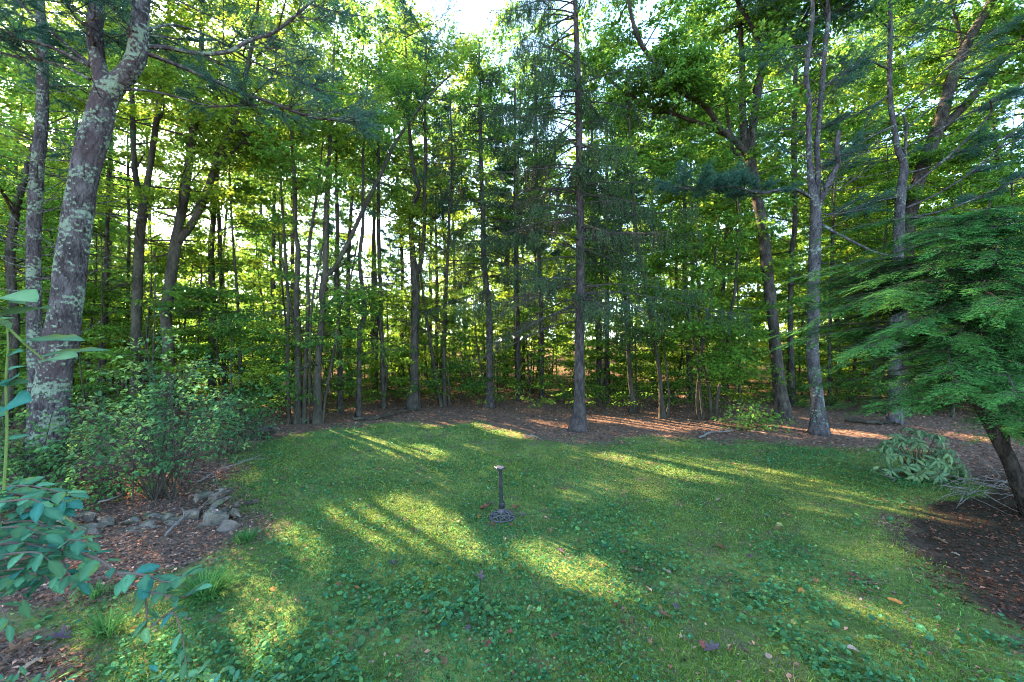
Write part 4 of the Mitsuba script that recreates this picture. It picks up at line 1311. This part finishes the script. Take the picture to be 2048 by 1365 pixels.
# shrub with long arching shoots in the near left corner
key = thing('leafy_shrub', 'broad leaved shrub arching into the picture at lower left, closest to the camera', 'shrub')
r = np.random.default_rng(220)
st = MB()
leafy_shoot(key, st, r, [(-60, 1150), (40, 1118), (120, 1106), (185, 1114), (240, 1148), (285, 1182), (293, 1215), (292, 1255)], 2.25, SHRUB_LEAF, 0.105, 0.045, w0=9, w1=3)
leafy_shoot(key, st, r, [(235, 1145), (290, 1150), (335, 1165), (375, 1150)], 2.2, SHRUB_LEAF, 0.105, 0.026, w0=5)
leafy_shoot(key, st, r, [(280, 1180), (320, 1188), (365, 1195), (390, 1180)], 2.15, SHRUB_LEAF, 0.105, 0.026, w0=5)
leafy_shoot(key, st, r, [(300, 1255), (345, 1225), (362, 1265), (370, 1310), (374, 1335)], 2.1, SHRUB_LEAF, 0.09, 0.05, w0=4)
leafy_shoot(key, st, r, [(120, 1106), (140, 1080), (172, 1085)], 2.2, SHRUB_LEAF, 0.10, 0.045, w0=5)
leafy_shoot(key, st, r, [(128, 1032), (160, 1060), (174, 1085), (176, 1120), (150, 1190)], 2.35, SHRUB_LEAF, 0.06, 0.035, w0=3, colour=STEM_GREEN)
leafy_shoot(key, st, r, [(120, 1120), (140, 1150), (155, 1165)], 2.2, SHRUB_LEAF, 0.10, 0.04, w0=5)
for j in range(19):
    y0 = 975 + 11 * j + r.normal(0, 8)
    leafy_shoot(key, st, r, [(-120, y0 + 60), (-30, y0 + 10), (35 + r.uniform(-25, 40), y0 - 5), (75 + r.uniform(-30, 70), y0 + 12)], 2.2 + r.uniform(-0.1, 0.35), SHRUB_LEAF, 0.115, 0.05, w0=6)
leafy_shoot(key, st, r, [(-20, 1190), (0, 1210), (15, 1250)], 2.0, SHRUB_LEAF, 0.09, 0.05, w0=4)
st.c = [c for c in st.c]
add(key + '__stem', st.ply('dead_twig'), kind='stuff')

# low plants at the bottom edge
for pts, lab in (([(80, 1395), (72, 1368), (66, 1346)], 'small broad leaved plant in the bottom left corner'),
                 ([(365, 1390), (370, 1355), (376, 1330)], 'low leafy plant in the sunlit grass at the bottom edge, under the arching shrub'),
                 ([(470, 1390), (476, 1362), (482, 1345)], 'small leafy plant at the bottom edge, right of the one under the shrub')):
    key = thing('low_plant', lab, 'plant', 'low plants at the bottom edge')
    st = MB()
    g = G(*pts[0])
    for q in range(4):
        pp = [(px + q * 22 * i - 30 * i, py + 8 * abs(q - 1.5)) for i, (px, py) in enumerate(pts)]
        leafy_shoot(key, st, r, pp, g[1], SHRUB_LEAF, 0.07, 0.045, w0=3, w1=1, colour=STEM_GREEN)
    add(key + '__stem', st.ply('dead_twig'), kind='stuff')

# shoots at the left border, close to the camera
key = thing('tall_shoot', 'pale green shoot with long narrow bluish leaves at the left border, close to the camera', 'plant')
st = MB()
d = 1.0
P, R = resample([W(-40, 590, d), W(0, 637, d), W(45, 683, d), W(90, 722, d)], np.array([6, 5, 4.5, 3]) * 0.5 * d / F, 0.02)
st.add(*tube(P, R, 6), STEM_GREEN)
for (x0, y0), (x1, y1), dz in (((45, 683), (165, 668), 0.02), ((78, 714), (216, 690), -0.05), ((88, 722), (150, 707), 0.05), ((-5, 632), (100, 608), 0.05), ((-20, 608), (55, 600), 0.0),
                               ((-30, 602), (58, 578), 0.1), ((-5, 640), (28, 632), -0.06), ((0, 640), (20, 655), 0.03)):
    a, b = W(x0, y0, d), W(x1, y1, d - dz)
    put_leaf(key, SHOOT_LEAF, r, a, b - a, np.array([0.1, -0.25, 1.0]) + r.normal(0, 0.12, 3), float(np.linalg.norm(b - a)))
add(key + '__stem', st.ply('dead_twig'))
key = thing('tall_shoot', 'thin upright shoot with small light green leaves below the bluish one at the left border', 'plant')
st = MB()
d = 1.25
P, R = resample([W(8, 980, d), W(14, 860, d), W(12, 760, d), W(16, 690, d), W(13, 640, d)], np.array([5, 4.5, 4, 3, 2]) * 0.5 * d / F, 0.02)
st.add(*tube(P, R, 6), STEM_GREEN)
for (x0, y0), (x1, y1), dz in (((14, 712), (38, 697), 0.02), ((13, 770), (52, 758), 0.0), ((13, 772), (4, 757), 0.03), ((13, 768), (24, 745), 0.05), ((14, 740), (50, 728), -0.04), ((14, 810), (48, 795), 0.06), ((13, 830), (-25, 815), 0.0), ((10, 880), (60, 868), -0.05)):
    a, b = W(x0, y0, d), W(x1, y1, d - dz)
    put_leaf(key, SHRUB_LEAF, r, a, b - a, np.array([0.1, -0.6, 0.8]) + r.normal(0, 0.2, 3), float(np.linalg.norm(b - a)))
add(key + '__stem', st.ply('dead_twig'))


# ------------------------------------------------------------------ shrubs behind the stone wall
def shrub(label, foot, spread, height, nstem, seed, leaf, base, lean=(0, 0), nl=10, sub=9, low=0.36):
    key = thing('twiggy_shrub', label, 'shrub')
    r = np.random.default_rng(seed)
    wood, fol = MB(), MB()
    for i in range(nstem):
        az, out = r.uniform(0, 2 * np.pi), r.uniform(0.15, 1.0)
        tip = foot + np.array([np.cos(az) * out * spread[0] + lean[0], np.sin(az) * out * spread[1] + lean[1], height * (1.05 - 0.6 * out**2) * r.uniform(0.6, 1.05)])
        o = foot + r.normal(0, 0.14, 3) * [1, 1, 0] - [0, 0, 0.05]
        mid = o * 0.5 + tip * 0.5 + [0, 0, 0.10 * height]
        P, R = resample([o, mid, tip, tip + (tip - mid) * 0.25 - [0, 0, 0.08]], [0.011, 0.008, 0.005, 0.002], 0.08)
        wood.add(*tube(P, R, 5))
        S, D, L, _ = branches_from(r, P, R, sub, low, 1.0, 0.6, (-0.2, 0.7))
        twigs3(wood, S, S + D * L[:, None], 0.004, 0.0015)
        m = 2
        O = np.vstack([S + D * L[:, None] * f for f in (0.2, 0.7)])
        Dd = np.tile(D, (m, 1)) + r.normal(0, 0.45, (m * sub, 3))
        sprays(fol, r, O, Dd, np.tile([0, -0.15, 1.0], (m * sub, 1)) + r.normal(0, 0.3, (m * sub, 3)), 0.3, 0.26, nl // 2, leaf, base, 0.05, 0.25, 0.12, flat=0.45)
    wood.c = []
    add(key + '__branchwork', wood.ply('smooth_bark'), kind='stuff')
    add(key + '__foliage', fol.ply('glossy_leaf_tissue'), kind='stuff')


SHRUB_GREEN = (0.065, 0.155, 0.06)
shrub('many stemmed shrub with small shiny leaves growing over the stone wall', G(330, 1000), (1.6, 0.9), 2.0, 24, 230, 0.068, SHRUB_GREEN, lean=(0.0, 0.1), sub=8, low=0.42)
shrub('taller leafy shrub behind the stone wall, in front of the thick forked maple', G(320, 945), (1.5, 0.9), 2.7, 14, 231, 0.08, SHRUB_GREEN, sub=8, low=0.4)
for px_, py_, q_, lab_ in ((240, 1000, 238, 'low leafy sprig in the litter behind the stone wall'), (60, 1035, 239, 'leafy sprig beside the boulder at the foot of the big pine')):
    shrub(lab_, G(px_, py_), (0.4, 0.25), 0.45, 9, q_, 0.06, (0.09, 0.21, 0.06), sub=6, low=0.2)
shrub('sunlit shrub with small leaves at the foot of the big pine', G(60, 985) + np.array([0.5, -0.2, 0]), (1.3, 0.6), 1.3, 22, 232, 0.08, (0.08, 0.17, 0.05), sub=8)
shrub('low dark shrub left of the beech clump, behind the leafy shrub', G(470, 905), (0.9, 0.6), 1.2, 18, 233, 0.06, SHRUB_GREEN)
shrub('small bright leaved bush in front of the thick oak', G(1505, 858), (0.55, 0.35), 0.4, 7, 234, 0.09, (0.14, 0.26, 0.05))


# ------------------------------------------------------------------ stones
def stone_fn(p, n, uv):
    a = fbm(p.x * 9, p.y * 9, p.z * 9, 3)
    b = noise(p.x * 70, p.y * 70, p.z * 70)
    c = mix((0.085, 0.07, 0.055), (0.23, 0.19, 0.155), smoothstep(0.25, 0.75, a * 0.7 + b * 0.3))
    c = mix(c, mi.Color3f(0.17, 0.12, 0.10), smoothstep(0.5, 0.7, noise(p.x * 3.3, p.y * 3.3, p.z * 3.3)) * 0.6)
    c = c * (0.42 + 0.8 * noise(p.x * 5.5 + 7, p.y * 5.5, p.z * 5.5))
    return mix(c, mi.Color3f(0.07, 0.09, 0.04), smoothstep(0.5, 0.68, fbm(p.x * 14 + 5, p.y * 14, p.z * 14, 3)) * smoothstep(0.2, 0.7, n.z))


scene['field_stone'] = {'type': 'twosided', 'bsdf': {'type': 'bumpmap', 'relief': proc(lambda p, n, uv: fbm(p.x * 40, p.y * 40, p.z * 40, 3) * 0.012, eps=0.003), 'scale': 1.0,
                        'bsdf': {'type': 'diffuse', 'reflectance': proc(stone_fn)}}}


def rock(seed, size):
    r = np.random.default_rng(seed)
    p = nrm(r.normal(size=(13, 3))) * (0.85 + 0.15 * r.random((13, 1)))
    p = np.sign(p) * np.abs(p) ** 0.8
    h = trimesh.convex.convex_hull(p)
    h = h.subdivide().subdivide()
    v = np.array(h.vertices)
    v = np.array(v) * (1 + 0.12 * (meshkit.fbm(v * 2.5 + seed, 3, seed)[:, None] - 0.5))
    v = v / np.abs(v).max(0)
    return v * np.asarray(size) * 0.5, np.array(h.faces)


def lay(key, seed, px, py, d, size, tilt=(0, 0), yaw=0.0):
    v, f = rock(seed, size)
    R_ = trimesh.transformations.euler_matrix(tilt[0], tilt[1], yaw)[:3, :3]
    add(key, mikit.ply((v @ R_.T + W(px, py, d), f), 'field_stone', smooth=24))


wall = thing('stone_wall', 'tumbled dry stone wall of grey field stones along the edge of the litter bed', 'stone wall')
r = np.random.default_rng(240)
# (px, py, width px, height px, distance)
STONES = [(118, 1058, 74, 44, 4.9), (158, 1062, 30, 36, 4.95), (190, 1048, 48, 26, 5.05), (198, 1066, 52, 28, 4.95), (235, 1064, 42, 20, 5.0), (262, 1062, 40, 16, 5.0), (215, 1036, 44, 18, 5.15),
          (170, 1030, 40, 20, 5.2), (258, 1040, 44, 20, 5.2), (292, 1048, 42, 24, 5.15), (316, 1054, 34, 20, 5.1), (330, 1032, 40, 22, 5.35), (350, 1036, 38, 12, 5.3), (352, 1046, 32, 18, 5.2),
          (392, 1024, 42, 30, 5.4), (426, 1022, 34, 26, 5.5), (432, 1032, 58, 34, 5.3), (457, 1047, 50, 24, 5.15), (438, 1004, 56, 18, 5.55), (450, 1012, 34, 14, 5.5), (470, 1010, 22, 22, 5.5),
          (442, 984, 52, 16, 5.75), (408, 988, 40, 20, 5.75), (446, 974, 36, 14, 5.85), (425, 994, 50, 14, 5.65), (466, 1026, 28, 26, 5.4), (300, 1030, 40, 18, 5.4), (80, 1070, 44, 30, 4.9), (50, 1085, 50, 30, 4.85),
          (130, 1036, 50, 22, 5.15), (95, 1040, 46, 20, 5.15), (372, 1036, 24, 22, 5.35), (405, 1046, 30, 14, 5.2), (280, 1064, 30, 18, 5.0), (20, 1095, 50, 30, 4.8), (228, 1078, 60, 12, 4.95)]
for i, (px, py, w_, h_, d_) in enumerate(STONES):
    s = d_ / F
    lay(wall + '__stone', 500 + i, px, py + 5, d_, (w_ * s * 0.92, w_ * s * r.uniform(0.55, 0.8), h_ * s * 1.12), (r.normal(0, 0.10), r.normal(0, 0.14) + (-0.25 if 400 < px < 470 and py < 1015 else 0)), r.uniform(-0.4, 0.4))
# leaves that have drifted onto the stones
mb = MB()
for px, py, w_, h_, d_ in STONES:
    n = 9
    P_ = W(px, py - h_ * 0.35, d_) + r.normal(0, 1, (n, 3)) * [w_ * d_ / F * 0.4, w_ * d_ / F * 0.3, 0.012]
    az_ = r.uniform(0, 6.28, n)
    ln_ = r.uniform(0.03, 0.06, n)
    leaves(mb, P_, np.stack([np.cos(az_), np.sin(az_), r.normal(0, 0.3, n)], -1), r.normal(0, 0.4, (n, 3)) + [0, 0, 1], ln_, ln_ * 0.55, tint(r, n, (0.22, 0.12, 0.08), 0.4, 0.12))
add('leaf_drift', mb.ply('dry_leaf_tissue'), 'dry brown leaves drifted over the stones of the wall', 'leaf litter', kind='stuff')
for px, py, w_, h_, lab in ((112, 985, 52, 46, 'rounded grey boulder at the foot of the big pine, behind the stone wall'), (502, 1003, 26, 12, 'small flat stone in the grass right of the stone wall'),
                            (548, 856, 22, 10, 'flat mossy stone at the foot of the beech clump')):
    g = G(px, py + h_ * 0.4)
    k_ = thing('boulder', lab, 'stone')
    v, f = rock(560 + px, (w_ * g[1] / F * 1.1, w_ * g[1] / F * 0.9, h_ * g[1] / F * 1.2))
    scene[k_] = mikit.ply((v + g + [0, 0, h_ * g[1] / F * 0.35], f), 'field_stone', smooth=35)


# ------------------------------------------------------------------ cast iron stand on the lawn
scene['painted_iron'] = {'type': 'twosided', 'bsdf': {'type': 'principled', 'base_color': proc(lambda p, n, uv: mix((0.010, 0.011, 0.016), (0.03, 0.028, 0.032), smoothstep(0.4, 0.75, fbm(p.x * 60, p.y * 60, p.z * 60, 3)))), 'roughness': 0.55, 'metallic': 0.2}}
scene['weathered_iron'] = {'type': 'twosided', 'bsdf': {'type': 'principled', 'base_color': proc(lambda p, n, uv: mix((0.045, 0.04, 0.05), (0.11, 0.085, 0.09), smoothstep(0.4, 0.7, fbm(p.x * 45, p.y * 45, p.z * 45, 3)))), 'roughness': 0.7}}
stand_key = thing('iron_stand', 'dark cast iron stand with openwork foot and flat top in the middle of the lawn', 'iron stand')
g = G(1004, 1030)
px2m = g[1] / F
r0 = 25 * px2m
pole_r = 3.7 * px2m
ztop = EYE - (929 - 682) * px2m


def ring(rad, z, th, n=40, m=7, sq=0.7):
    a, b = np.meshgrid(np.linspace(0, 2 * np.pi, n, endpoint=False), np.linspace(0, 2 * np.pi, m, endpoint=False), indexing='ij')
    v = np.stack([(rad + th * np.cos(b)) * np.cos(a), (rad + th * np.cos(b)) * np.sin(a), z + th * sq * np.sin(b)], -1).reshape(-1, 3)
    i, j = np.meshgrid(np.arange(n), np.arange(m), indexing='ij')
    q = np.stack([i * m + j, ((i + 1) % n) * m + j, ((i + 1) % n) * m + (j + 1) % m, i * m + (j + 1) % m], -1).reshape(-1, 4)
    return v, np.vstack([q[:, [0, 1, 2]], q[:, [0, 2, 3]]])


def dome(rr):
    return 0.015 + 0.075 * np.sqrt(np.clip(1 - (rr / r0) ** 2, 0, 1)) ** 1.4


foot = MB()
foot.add(*ring(r0 * 0.97, 0.018, 0.014))
add(stand_key + '__foot_ring', foot.ply('weathered_iron', smooth=True))
foot = MB()
foot.add(*ring(r0 * 0.60, dome(r0 * 0.60), 0.008))
add(stand_key + '__foot_ring', foot.ply('weathered_iron', smooth=True))
for j in range(8):
    a0 = j * 2 * np.pi / 8 + 0.2
    mb = MB()
    for s_ in (-1, 1):
        t_ = np.linspace(0, 1, 15)
        rr = r0 * (0.18 + 0.78 * t_)
        aa = a0 + s_ * 0.36 * np.sin(t_ * np.pi * 1.35)
        mb.add(*tube(np.stack([rr * np.cos(aa), rr * np.sin(aa), dome(rr)], -1), np.full(15, 0.0075), 6))
    u_ = np.linspace(0, 4.6, 14)
    cr = r0 * 0.10 * (1 - u_ / 7)
    cx, cy = r0 * 0.79 + cr * np.cos(u_), cr * np.sin(u_)
    X, Y = cx * np.cos(a0 + .39) - cy * np.sin(a0 + .39), cx * np.sin(a0 + .39) + cy * np.cos(a0 + .39)
    mb.add(*tube(np.stack([X, Y, dome(np.hypot(X, Y))], -1), np.full(14, 0.006), 6))
    add(stand_key + '__scroll', mb.ply('weathered_iron', smooth=True))


def lathe(prof, n=24):
    prof = np.asarray(prof, float)
    a = np.linspace(0, 2 * np.pi, n, endpoint=False)
    v = np.stack([prof[:, None, 0] * np.cos(a), prof[:, None, 0] * np.sin(a), np.broadcast_to(prof[:, None, 1], (len(prof), n))], -1).reshape(-1, 3)
    i, j = np.meshgrid(np.arange(len(prof) - 1), np.arange(n), indexing='ij')
    q = np.stack([i * n + j, i * n + (j + 1) % n, (i + 1) * n + (j + 1) % n, (i + 1) * n + j], -1).reshape(-1, 4)
    return v, np.vstack([q[:, [0, 1, 2]], q[:, [0, 2, 3]]])


hub = lathe([(0.001, 0.13), (pole_r * 1.2, 0.13), (pole_r * 1.6, 0.115), (pole_r * 1.5, 0.10), (pole_r * 2.1, 0.092), (r0 * 0.26, 0.083), (r0 * 0.27, 0.07), (0.001, 0.06)])
add(stand_key + '__hub', mikit.ply(hub, 'weathered_iron', smooth=40))
c_z = 0.13
collar = MB()
collar.add(*lathe([(pole_r * 1.15, c_z), (pole_r * 1.5, c_z + 0.01), (pole_r * 1.35, c_z + 0.03), (pole_r * 1.6, c_z + 0.055), (pole_r * 1.3, c_z + 0.085), (pole_r * 1.05, c_z + 0.09)]))
for j in range(8):
    a = j * np.pi / 4
    o_ = np.array([np.cos(a), np.sin(a), 0])
    t_ = np.linspace(0, 1, 6)[:, None]
    collar.add(*tube(o_ * pole_r * (1.2 + 0.5 * np.sin(t_ * 3)) + np.array([0, 0, c_z]) + np.array([0, 0, 0.085]) * t_, np.array([.004, .007, .008, .006, .004, .002]), 5))
add(stand_key + '__collar', collar.ply('painted_iron', smooth=40))
lean_ = np.array([-4 * px2m, 0, 0])
pole = lathe([(pole_r * 1.08, 0.14), (pole_r * 1.08, 0.25), (pole_r, 0.26), (pole_r * 0.93, ztop - 0.05), (pole_r * 1.25, ztop - 0.045), (pole_r * 1.3, ztop - 0.03), (pole_r * 0.95, ztop - 0.025), (pole_r * 0.95, ztop - 0.012)])
pv = pole[0] + lean_ * (pole[0][:, 2:3] / ztop)
add(stand_key + '__pole', mikit.ply((pv, pole[1]), 'painted_iron', smooth=40))
cap = lathe([(0.001, ztop - 0.016), (10.2 * px2m, ztop - 0.014), (11 * px2m, ztop - 0.006), (11 * px2m, ztop + 0.004), (10.2 * px2m, ztop + 0.008), (0.001, ztop + 0.008)], 6)
scene['worn_pewter'] = {'type': 'twosided', 'bsdf': {'type': 'principled', 'base_color': proc(lambda p, n, uv: mix((0.04, 0.04, 0.055), (0.14, 0.135, 0.16), smoothstep(0.35, 0.65, fbm(p.x * 70, p.y * 70, p.z * 70, 3)))), 'roughness': 0.45, 'metallic': 0.4}}
add(stand_key + '__top_plate', mikit.ply((cap[0] + lean_, cap[1]), 'worn_pewter', smooth=20), label='flat six-sided worn grey top plate')
for k_ in [k for k in scene if k.startswith(stand_key + '__')]:
    scene[k_]['to_world'] = T().translate(g.tolist())


# ------------------------------------------------------------------ fallen wood
def fallen(name, label, cat, pts, rad, seed, forks=2, colour='smooth_bark', lift=0.02):
    key = thing(name, label, cat)
    r = np.random.default_rng(seed)
    P = np.array([G(*p) for p in pts]) + [0, 0, lift + rad]
    P, R = resample(P, np.linspace(rad, rad * 0.45, len(P)), 0.06)
    P = P + r.normal(0, rad * 0.25, P.shape)
    mb = MB()
    mb.add(*tube(P, R, 8, 0.15, seed))
    for j in range(forks):
        i = int(r.uniform(0.2, 0.85) * (len(P) - 1))
        dd = nrm(r.normal(size=3) * [1, 1, 0.2] + [0, 0, 0.35])
        L = np.linalg.norm(P[-1] - P[0]) * r.uniform(0.2, 0.45)
        q = np.linspace(0, 1, 5)[:, None]
        mb.add(*tube(P[i] + dd * q * L + r.normal(0, 0.08, 3) * q**2 * L - np.array([0, 0, 0.3]) * q**2 * L, np.linspace(R[i] * 0.6, 0.003, 5), 5))
    scene[key] = mb.ply(colour, smooth=True)


scene['bleached_wood'] = {'type': 'twosided', 'bsdf': {'type': 'diffuse', 'reflectance': proc(lambda p, n, uv: mix((0.11, 0.09, 0.078), (0.25, 0.22, 0.20), fbm(p.x * 25, p.y * 25, p.z * 25, 3)))}}
fallen('fallen_branch', 'forked bare branch lying on the litter in front of the pale stem clump', 'branch', [(1400, 882), (1425, 868), (1452, 866), (1478, 860)], 0.03, 250, 4, 'bleached_wood')
fallen('fallen_branch', 'short curved branch lying on the litter just left of the tall spruce', 'branch', [(1052, 875), (1066, 874), (1078, 879), (1086, 884)], 0.022, 251, 1, 'bleached_wood')
fallen('fallen_log', 'weathered log lying on the litter between the double pine and the hemlock', 'log', [(1690, 846), (1730, 850), (1775, 852), (1800, 856)], 0.07, 252, 2)
fallen('fallen_log', 'mossy log lying behind the lawn at the foot of the crooked trunk', 'log', [(705, 842), (760, 838), (810, 826), (845, 821)], 0.05, 253, 3)
fallen('dead_branch', 'thin dead branch leaning across the front of the stone wall', 'branch', [(330, 1082), (362, 1052), (392, 1035), (440, 1016)], 0.014, 254, 3, 'bleached_wood', lift=0.06)
fallen('dead_branch', 'pale curved dead branch behind the stone wall in the sunlit litter', 'branch', [(196, 1026), (222, 1020), (242, 1010), (247, 1000)], 0.014, 255, 1, 'bleached_wood', lift=0.1)
fallen('dead_branch', 'bare grey branch at the right end of the shrub, pointing at the lawn', 'branch', [(395, 985), (440, 955), (480, 942), (520, 925)], 0.013, 256, 5, 'bleached_wood', lift=0.12)
fallen('fallen_twig', 'small forked twig standing in the grass left of the rhododendron', 'twig', [(1785, 972), (1796, 960), (1803, 952)], 0.012, 257, 3, 'bleached_wood')
fallen('fallen_twig', 'thin stick lying in the grass right of the iron stand', 'twig', [(1112, 974), (1126, 977), (1134, 981)], 0.010, 258, 1)
key = thing('brush_heap', 'tangle of bare grey twigs lying beneath the hemlock, right of the rhododendron', 'twigs')
r = np.random.default_rng(259)
mb = MB()
for j in range(46):
    a = G(r.uniform(1925, 2060), r.uniform(975, 1015)) + [0, 0, r.uniform(0.02, 0.25)]
    dd = nrm(r.normal(size=3) * [1, 0.7, 0.25] + [-0.5, 0, 0])
    L = r.uniform(0.3, 0.8)
    q = np.linspace(0, 1, 6)[:, None]
    mb.add(*tube(a + dd * q * L + r.normal(0, 0.15, 3) * q**2 * L, np.linspace(0.008, 0.002, 6), 4))
scene[key] = mb.ply('bleached_wood', smooth=True)
# root clump
key = thing('root_clump', 'dark upturned clump of roots and soil at the left edge of the lawn', 'root clump')
g = G(512, 882)
v, f = rock(701, (0.62, 0.45, 0.36))
mb = MB()
mb.add(v + g + [0, 0.2, 0.12], f)
for j in range(40):
    o = nrm(r.normal(size=3) + [0, -0.3, 0.4])
    q = np.linspace(0, 1, 4)[:, None]
    mb.add(*tube(g + [0, 0.2, 0.12] + o * [0.27, 0.2, 0.16] * (0.8 + 0.7 * q) + r.normal(0, 0.05, 3) * q**2, np.linspace(0.016, 0.004, 4), 4))
scene[key] = mb.ply('oak_bark', smooth=35)


# ------------------------------------------------------------------ grass tufts and single fallen leaves
def tuft(label, px, py, n, L, seed):
    key = thing('grass_tuft', label, 'grass tuft')
    r = np.random.default_rng(seed)
    g = G(px, py)
    az = r.uniform(0, 2 * np.pi, n)
    o = np.stack([np.cos(az), np.sin(az), 0 * az], -1)
    P0 = g + o * r.uniform(0, 0.10, (n, 1))
    ln = r.uniform(0.5, 1.1, (n, 1)) * L
    out = r.uniform(0.3, 1.0, (n, 1))
    mb = MB()
    S = np.cross(o, [0, 0, 1.0])
    prev = None
    w = [0.0035, 0.0035, 0.0028, 0.0004]
    pts = [P0 + o * out * ln * t + np.array([0, 0, 1.0]) * ln * (1.1 * t - 0.75 * out * t**2) for t in (0, 0.35, 0.7, 1.0)]
    v = np.stack([p + s * S * w_ for p, w_ in zip(pts, w) for s in (-1, 1)], 1)
    f0 = np.array([[2 * i + a for a in t] for i in range(3) for t in ([0, 1, 3], [0, 3, 2])])
    f = (f0[None] + np.arange(n)[:, None, None] * 8).reshape(-1, 3)
    mb.add(v.reshape(-1, 3), f, np.repeat(tint(r, n, (0.075, 0.19, 0.05), 0.2, 0.1), 8, 0))
    scene[key] = mb.ply('needle_tissue')


tuft('big arching grass tuft at the near end of the litter bed', 412, 1190, 520, 0.30, 260)
tuft('bright grass tuft in front of the pale end stone of the wall', 492, 1075, 200, 0.16, 261)
tuft('thin sunlit grass tuft at bottom left, beside the arching shrub tip', 215, 1262, 160, 0.22, 262)
tuft('grass tuft beside the path of bare soil at bottom left', 190, 1190, 110, 0.16, 263)

LEAF_KINDS = {'brown': (0.19, 0.10, 0.06), 'reddish': (0.24, 0.075, 0.055), 'purple brown': (0.13, 0.085, 0.10), 'yellow': (0.38, 0.31, 0.12), 'orange': (0.40, 0.17, 0.05), 'pale tan': (0.30, 0.21, 0.16)}


def lobed(seed, lobes):
    """a dry lobed leaf of unit length, curled"""
    r = np.random.default_rng(seed)
    n = 34
    a = np.linspace(-np.pi, np.pi, n, endpoint=False)
    rad = 0.36 + (0.13 * np.cos(a * 7) + 0.05 * np.cos(a * 3 + 1) if lobes else 0.03 * np.cos(a * 3 + r.uniform(0, 6)))
    x, y = rad * np.cos(a) * (1.25 if lobes else 1.35), rad * np.sin(a) * 0.85
    curl = r.uniform(0.6, 1.9)
    rim = np.stack([x, y, curl * (y**2) * 1.2 + r.normal(0, 0.025, n) + 0.25 * r.normal() * x**2], 1)
    inner = rim * [0.5, 0.5, 0.3]
    v = np.vstack([rim, inner, [[0, 0, 0]]])
    k, j = np.arange(n), (np.arange(n) + 1) % n
    f = np.vstack([np.stack([k, j, n + j], 1), np.stack([k, n + j, n + k], 1), np.stack([n + k, n + j, 0 * k + 2 * n], 1)])
    return v, f


# (px, py, kind, size px)
SPOTS = [(968, 1012, 'reddish', 26), (980, 1004, 'purple brown', 26), (1034, 1014, 'reddish', 22), (958, 1030, 'orange', 14), (1046, 1030, 'purple brown', 18), (985, 1046, 'brown', 18), (1022, 1048, 'brown', 14), (1062, 1225, 'yellow', 27), (1010, 1075, 'pale tan', 11), (915, 1040, 'pale tan', 14), (1352, 1222, 'purple brown', 22), (1232, 1216, 'reddish', 14), (1325, 1238, 'brown', 34), (675, 1170, 'reddish', 18),
         (545, 1178, 'orange', 16), (268, 1258, 'orange', 14), (713, 1174, 'orange', 14), (1335, 1150, 'pale tan', 18), (1272, 1142, 'brown', 24), (1440, 1102, 'brown', 34), (1560, 1055, 'yellow', 20), (1578, 1036, 'orange', 10),
         (1537, 1330, 'pale tan', 22), (1706, 1316, 'pale tan', 24), (1602, 1193, 'orange', 18), (1408, 1205, 'brown', 16), (1590, 1260, 'yellow', 22), (1790, 1213, 'orange', 26), (1468, 972, 'orange', 8), (1436, 1000, 'pale tan', 12),
         (1250, 1107, 'brown', 20), (1168, 1230, 'brown', 16), (850, 1225, 'brown', 18), (788, 1240, 'brown', 16), (975, 1290, 'reddish', 28), (1020, 1270, 'reddish', 18), (935, 1262, 'purple brown', 20), (785, 1125, 'purple brown', 18),
         (960, 1155, 'purple brown', 26), (1120, 1100, 'purple brown', 22), (1425, 1310, 'purple brown', 34), (1405, 1300, 'reddish', 20), (1040, 1130, 'reddish', 14), (1100, 1060, 'brown', 14), (1180, 1130, 'orange', 10), (610, 1120, 'brown', 14),
         (540, 1215, 'purple brown', 16), (450, 1228, 'reddish', 12), (345, 1220, 'orange', 12), (120, 1275, 'purple brown', 40), (60, 1335, 'pale tan', 44), (30, 1300, 'brown', 34), (1555, 1062, 'brown', 16), (1880, 1090, 'brown', 24), (1910, 1118, 'pale tan', 16),
         (1700, 1160, 'brown', 18), (1740, 1190, 'brown', 22), (1630, 1170, 'brown', 20), (1500, 1120, 'purple brown', 18), (1110, 1275, 'brown', 18), (1300, 1290, 'brown', 16), (890, 1330, 'brown', 20), (745, 1325, 'pale tan', 10), (1360, 1185, 'brown', 14), (1460, 1160, 'brown', 16)]
r = np.random.default_rng(270)
order = {}
for i, (px, py, kind, sz) in sorted(enumerate(SPOTS), key=lambda q: q[1][0]):
    order.setdefault(kind, []).append(i)
for i, (px, py, kind, sz) in enumerate(SPOTS):
    n_ = order[kind].index(i)
    tot = len(order[kind])
    rank = ORDINAL[n_] + (' from left' if n_ else '')
    if n_ > tot / 2:
        rank = 'rightmost' if n_ == tot - 1 else ORDINAL[tot - 1 - n_] + ' from right'
    g = G(px, py)
    v, f = lobed(800 + i, kind in ('brown', 'purple brown', 'reddish'))
    s = sz * g[1] / F * 0.85
    m = trimesh.transformations.euler_matrix(r.normal(0, 0.15), r.normal(0, 0.2), r.uniform(0, 6.28))[:3, :3]
    key = thing('fallen_leaf', f'{kind} fallen leaf on the lawn, {rank} of the single {kind} ones', 'leaf', f'single {kind} leaves on the lawn')
    scene[key] = mikit.ply((v * s @ m.T + g + [0, 0, 0.032], f), 'dry_leaf_tissue', smooth=True, color=np.tile(tint(r, 1, LEAF_KINDS[kind], 0.15, 0.05), (len(v), 1)))
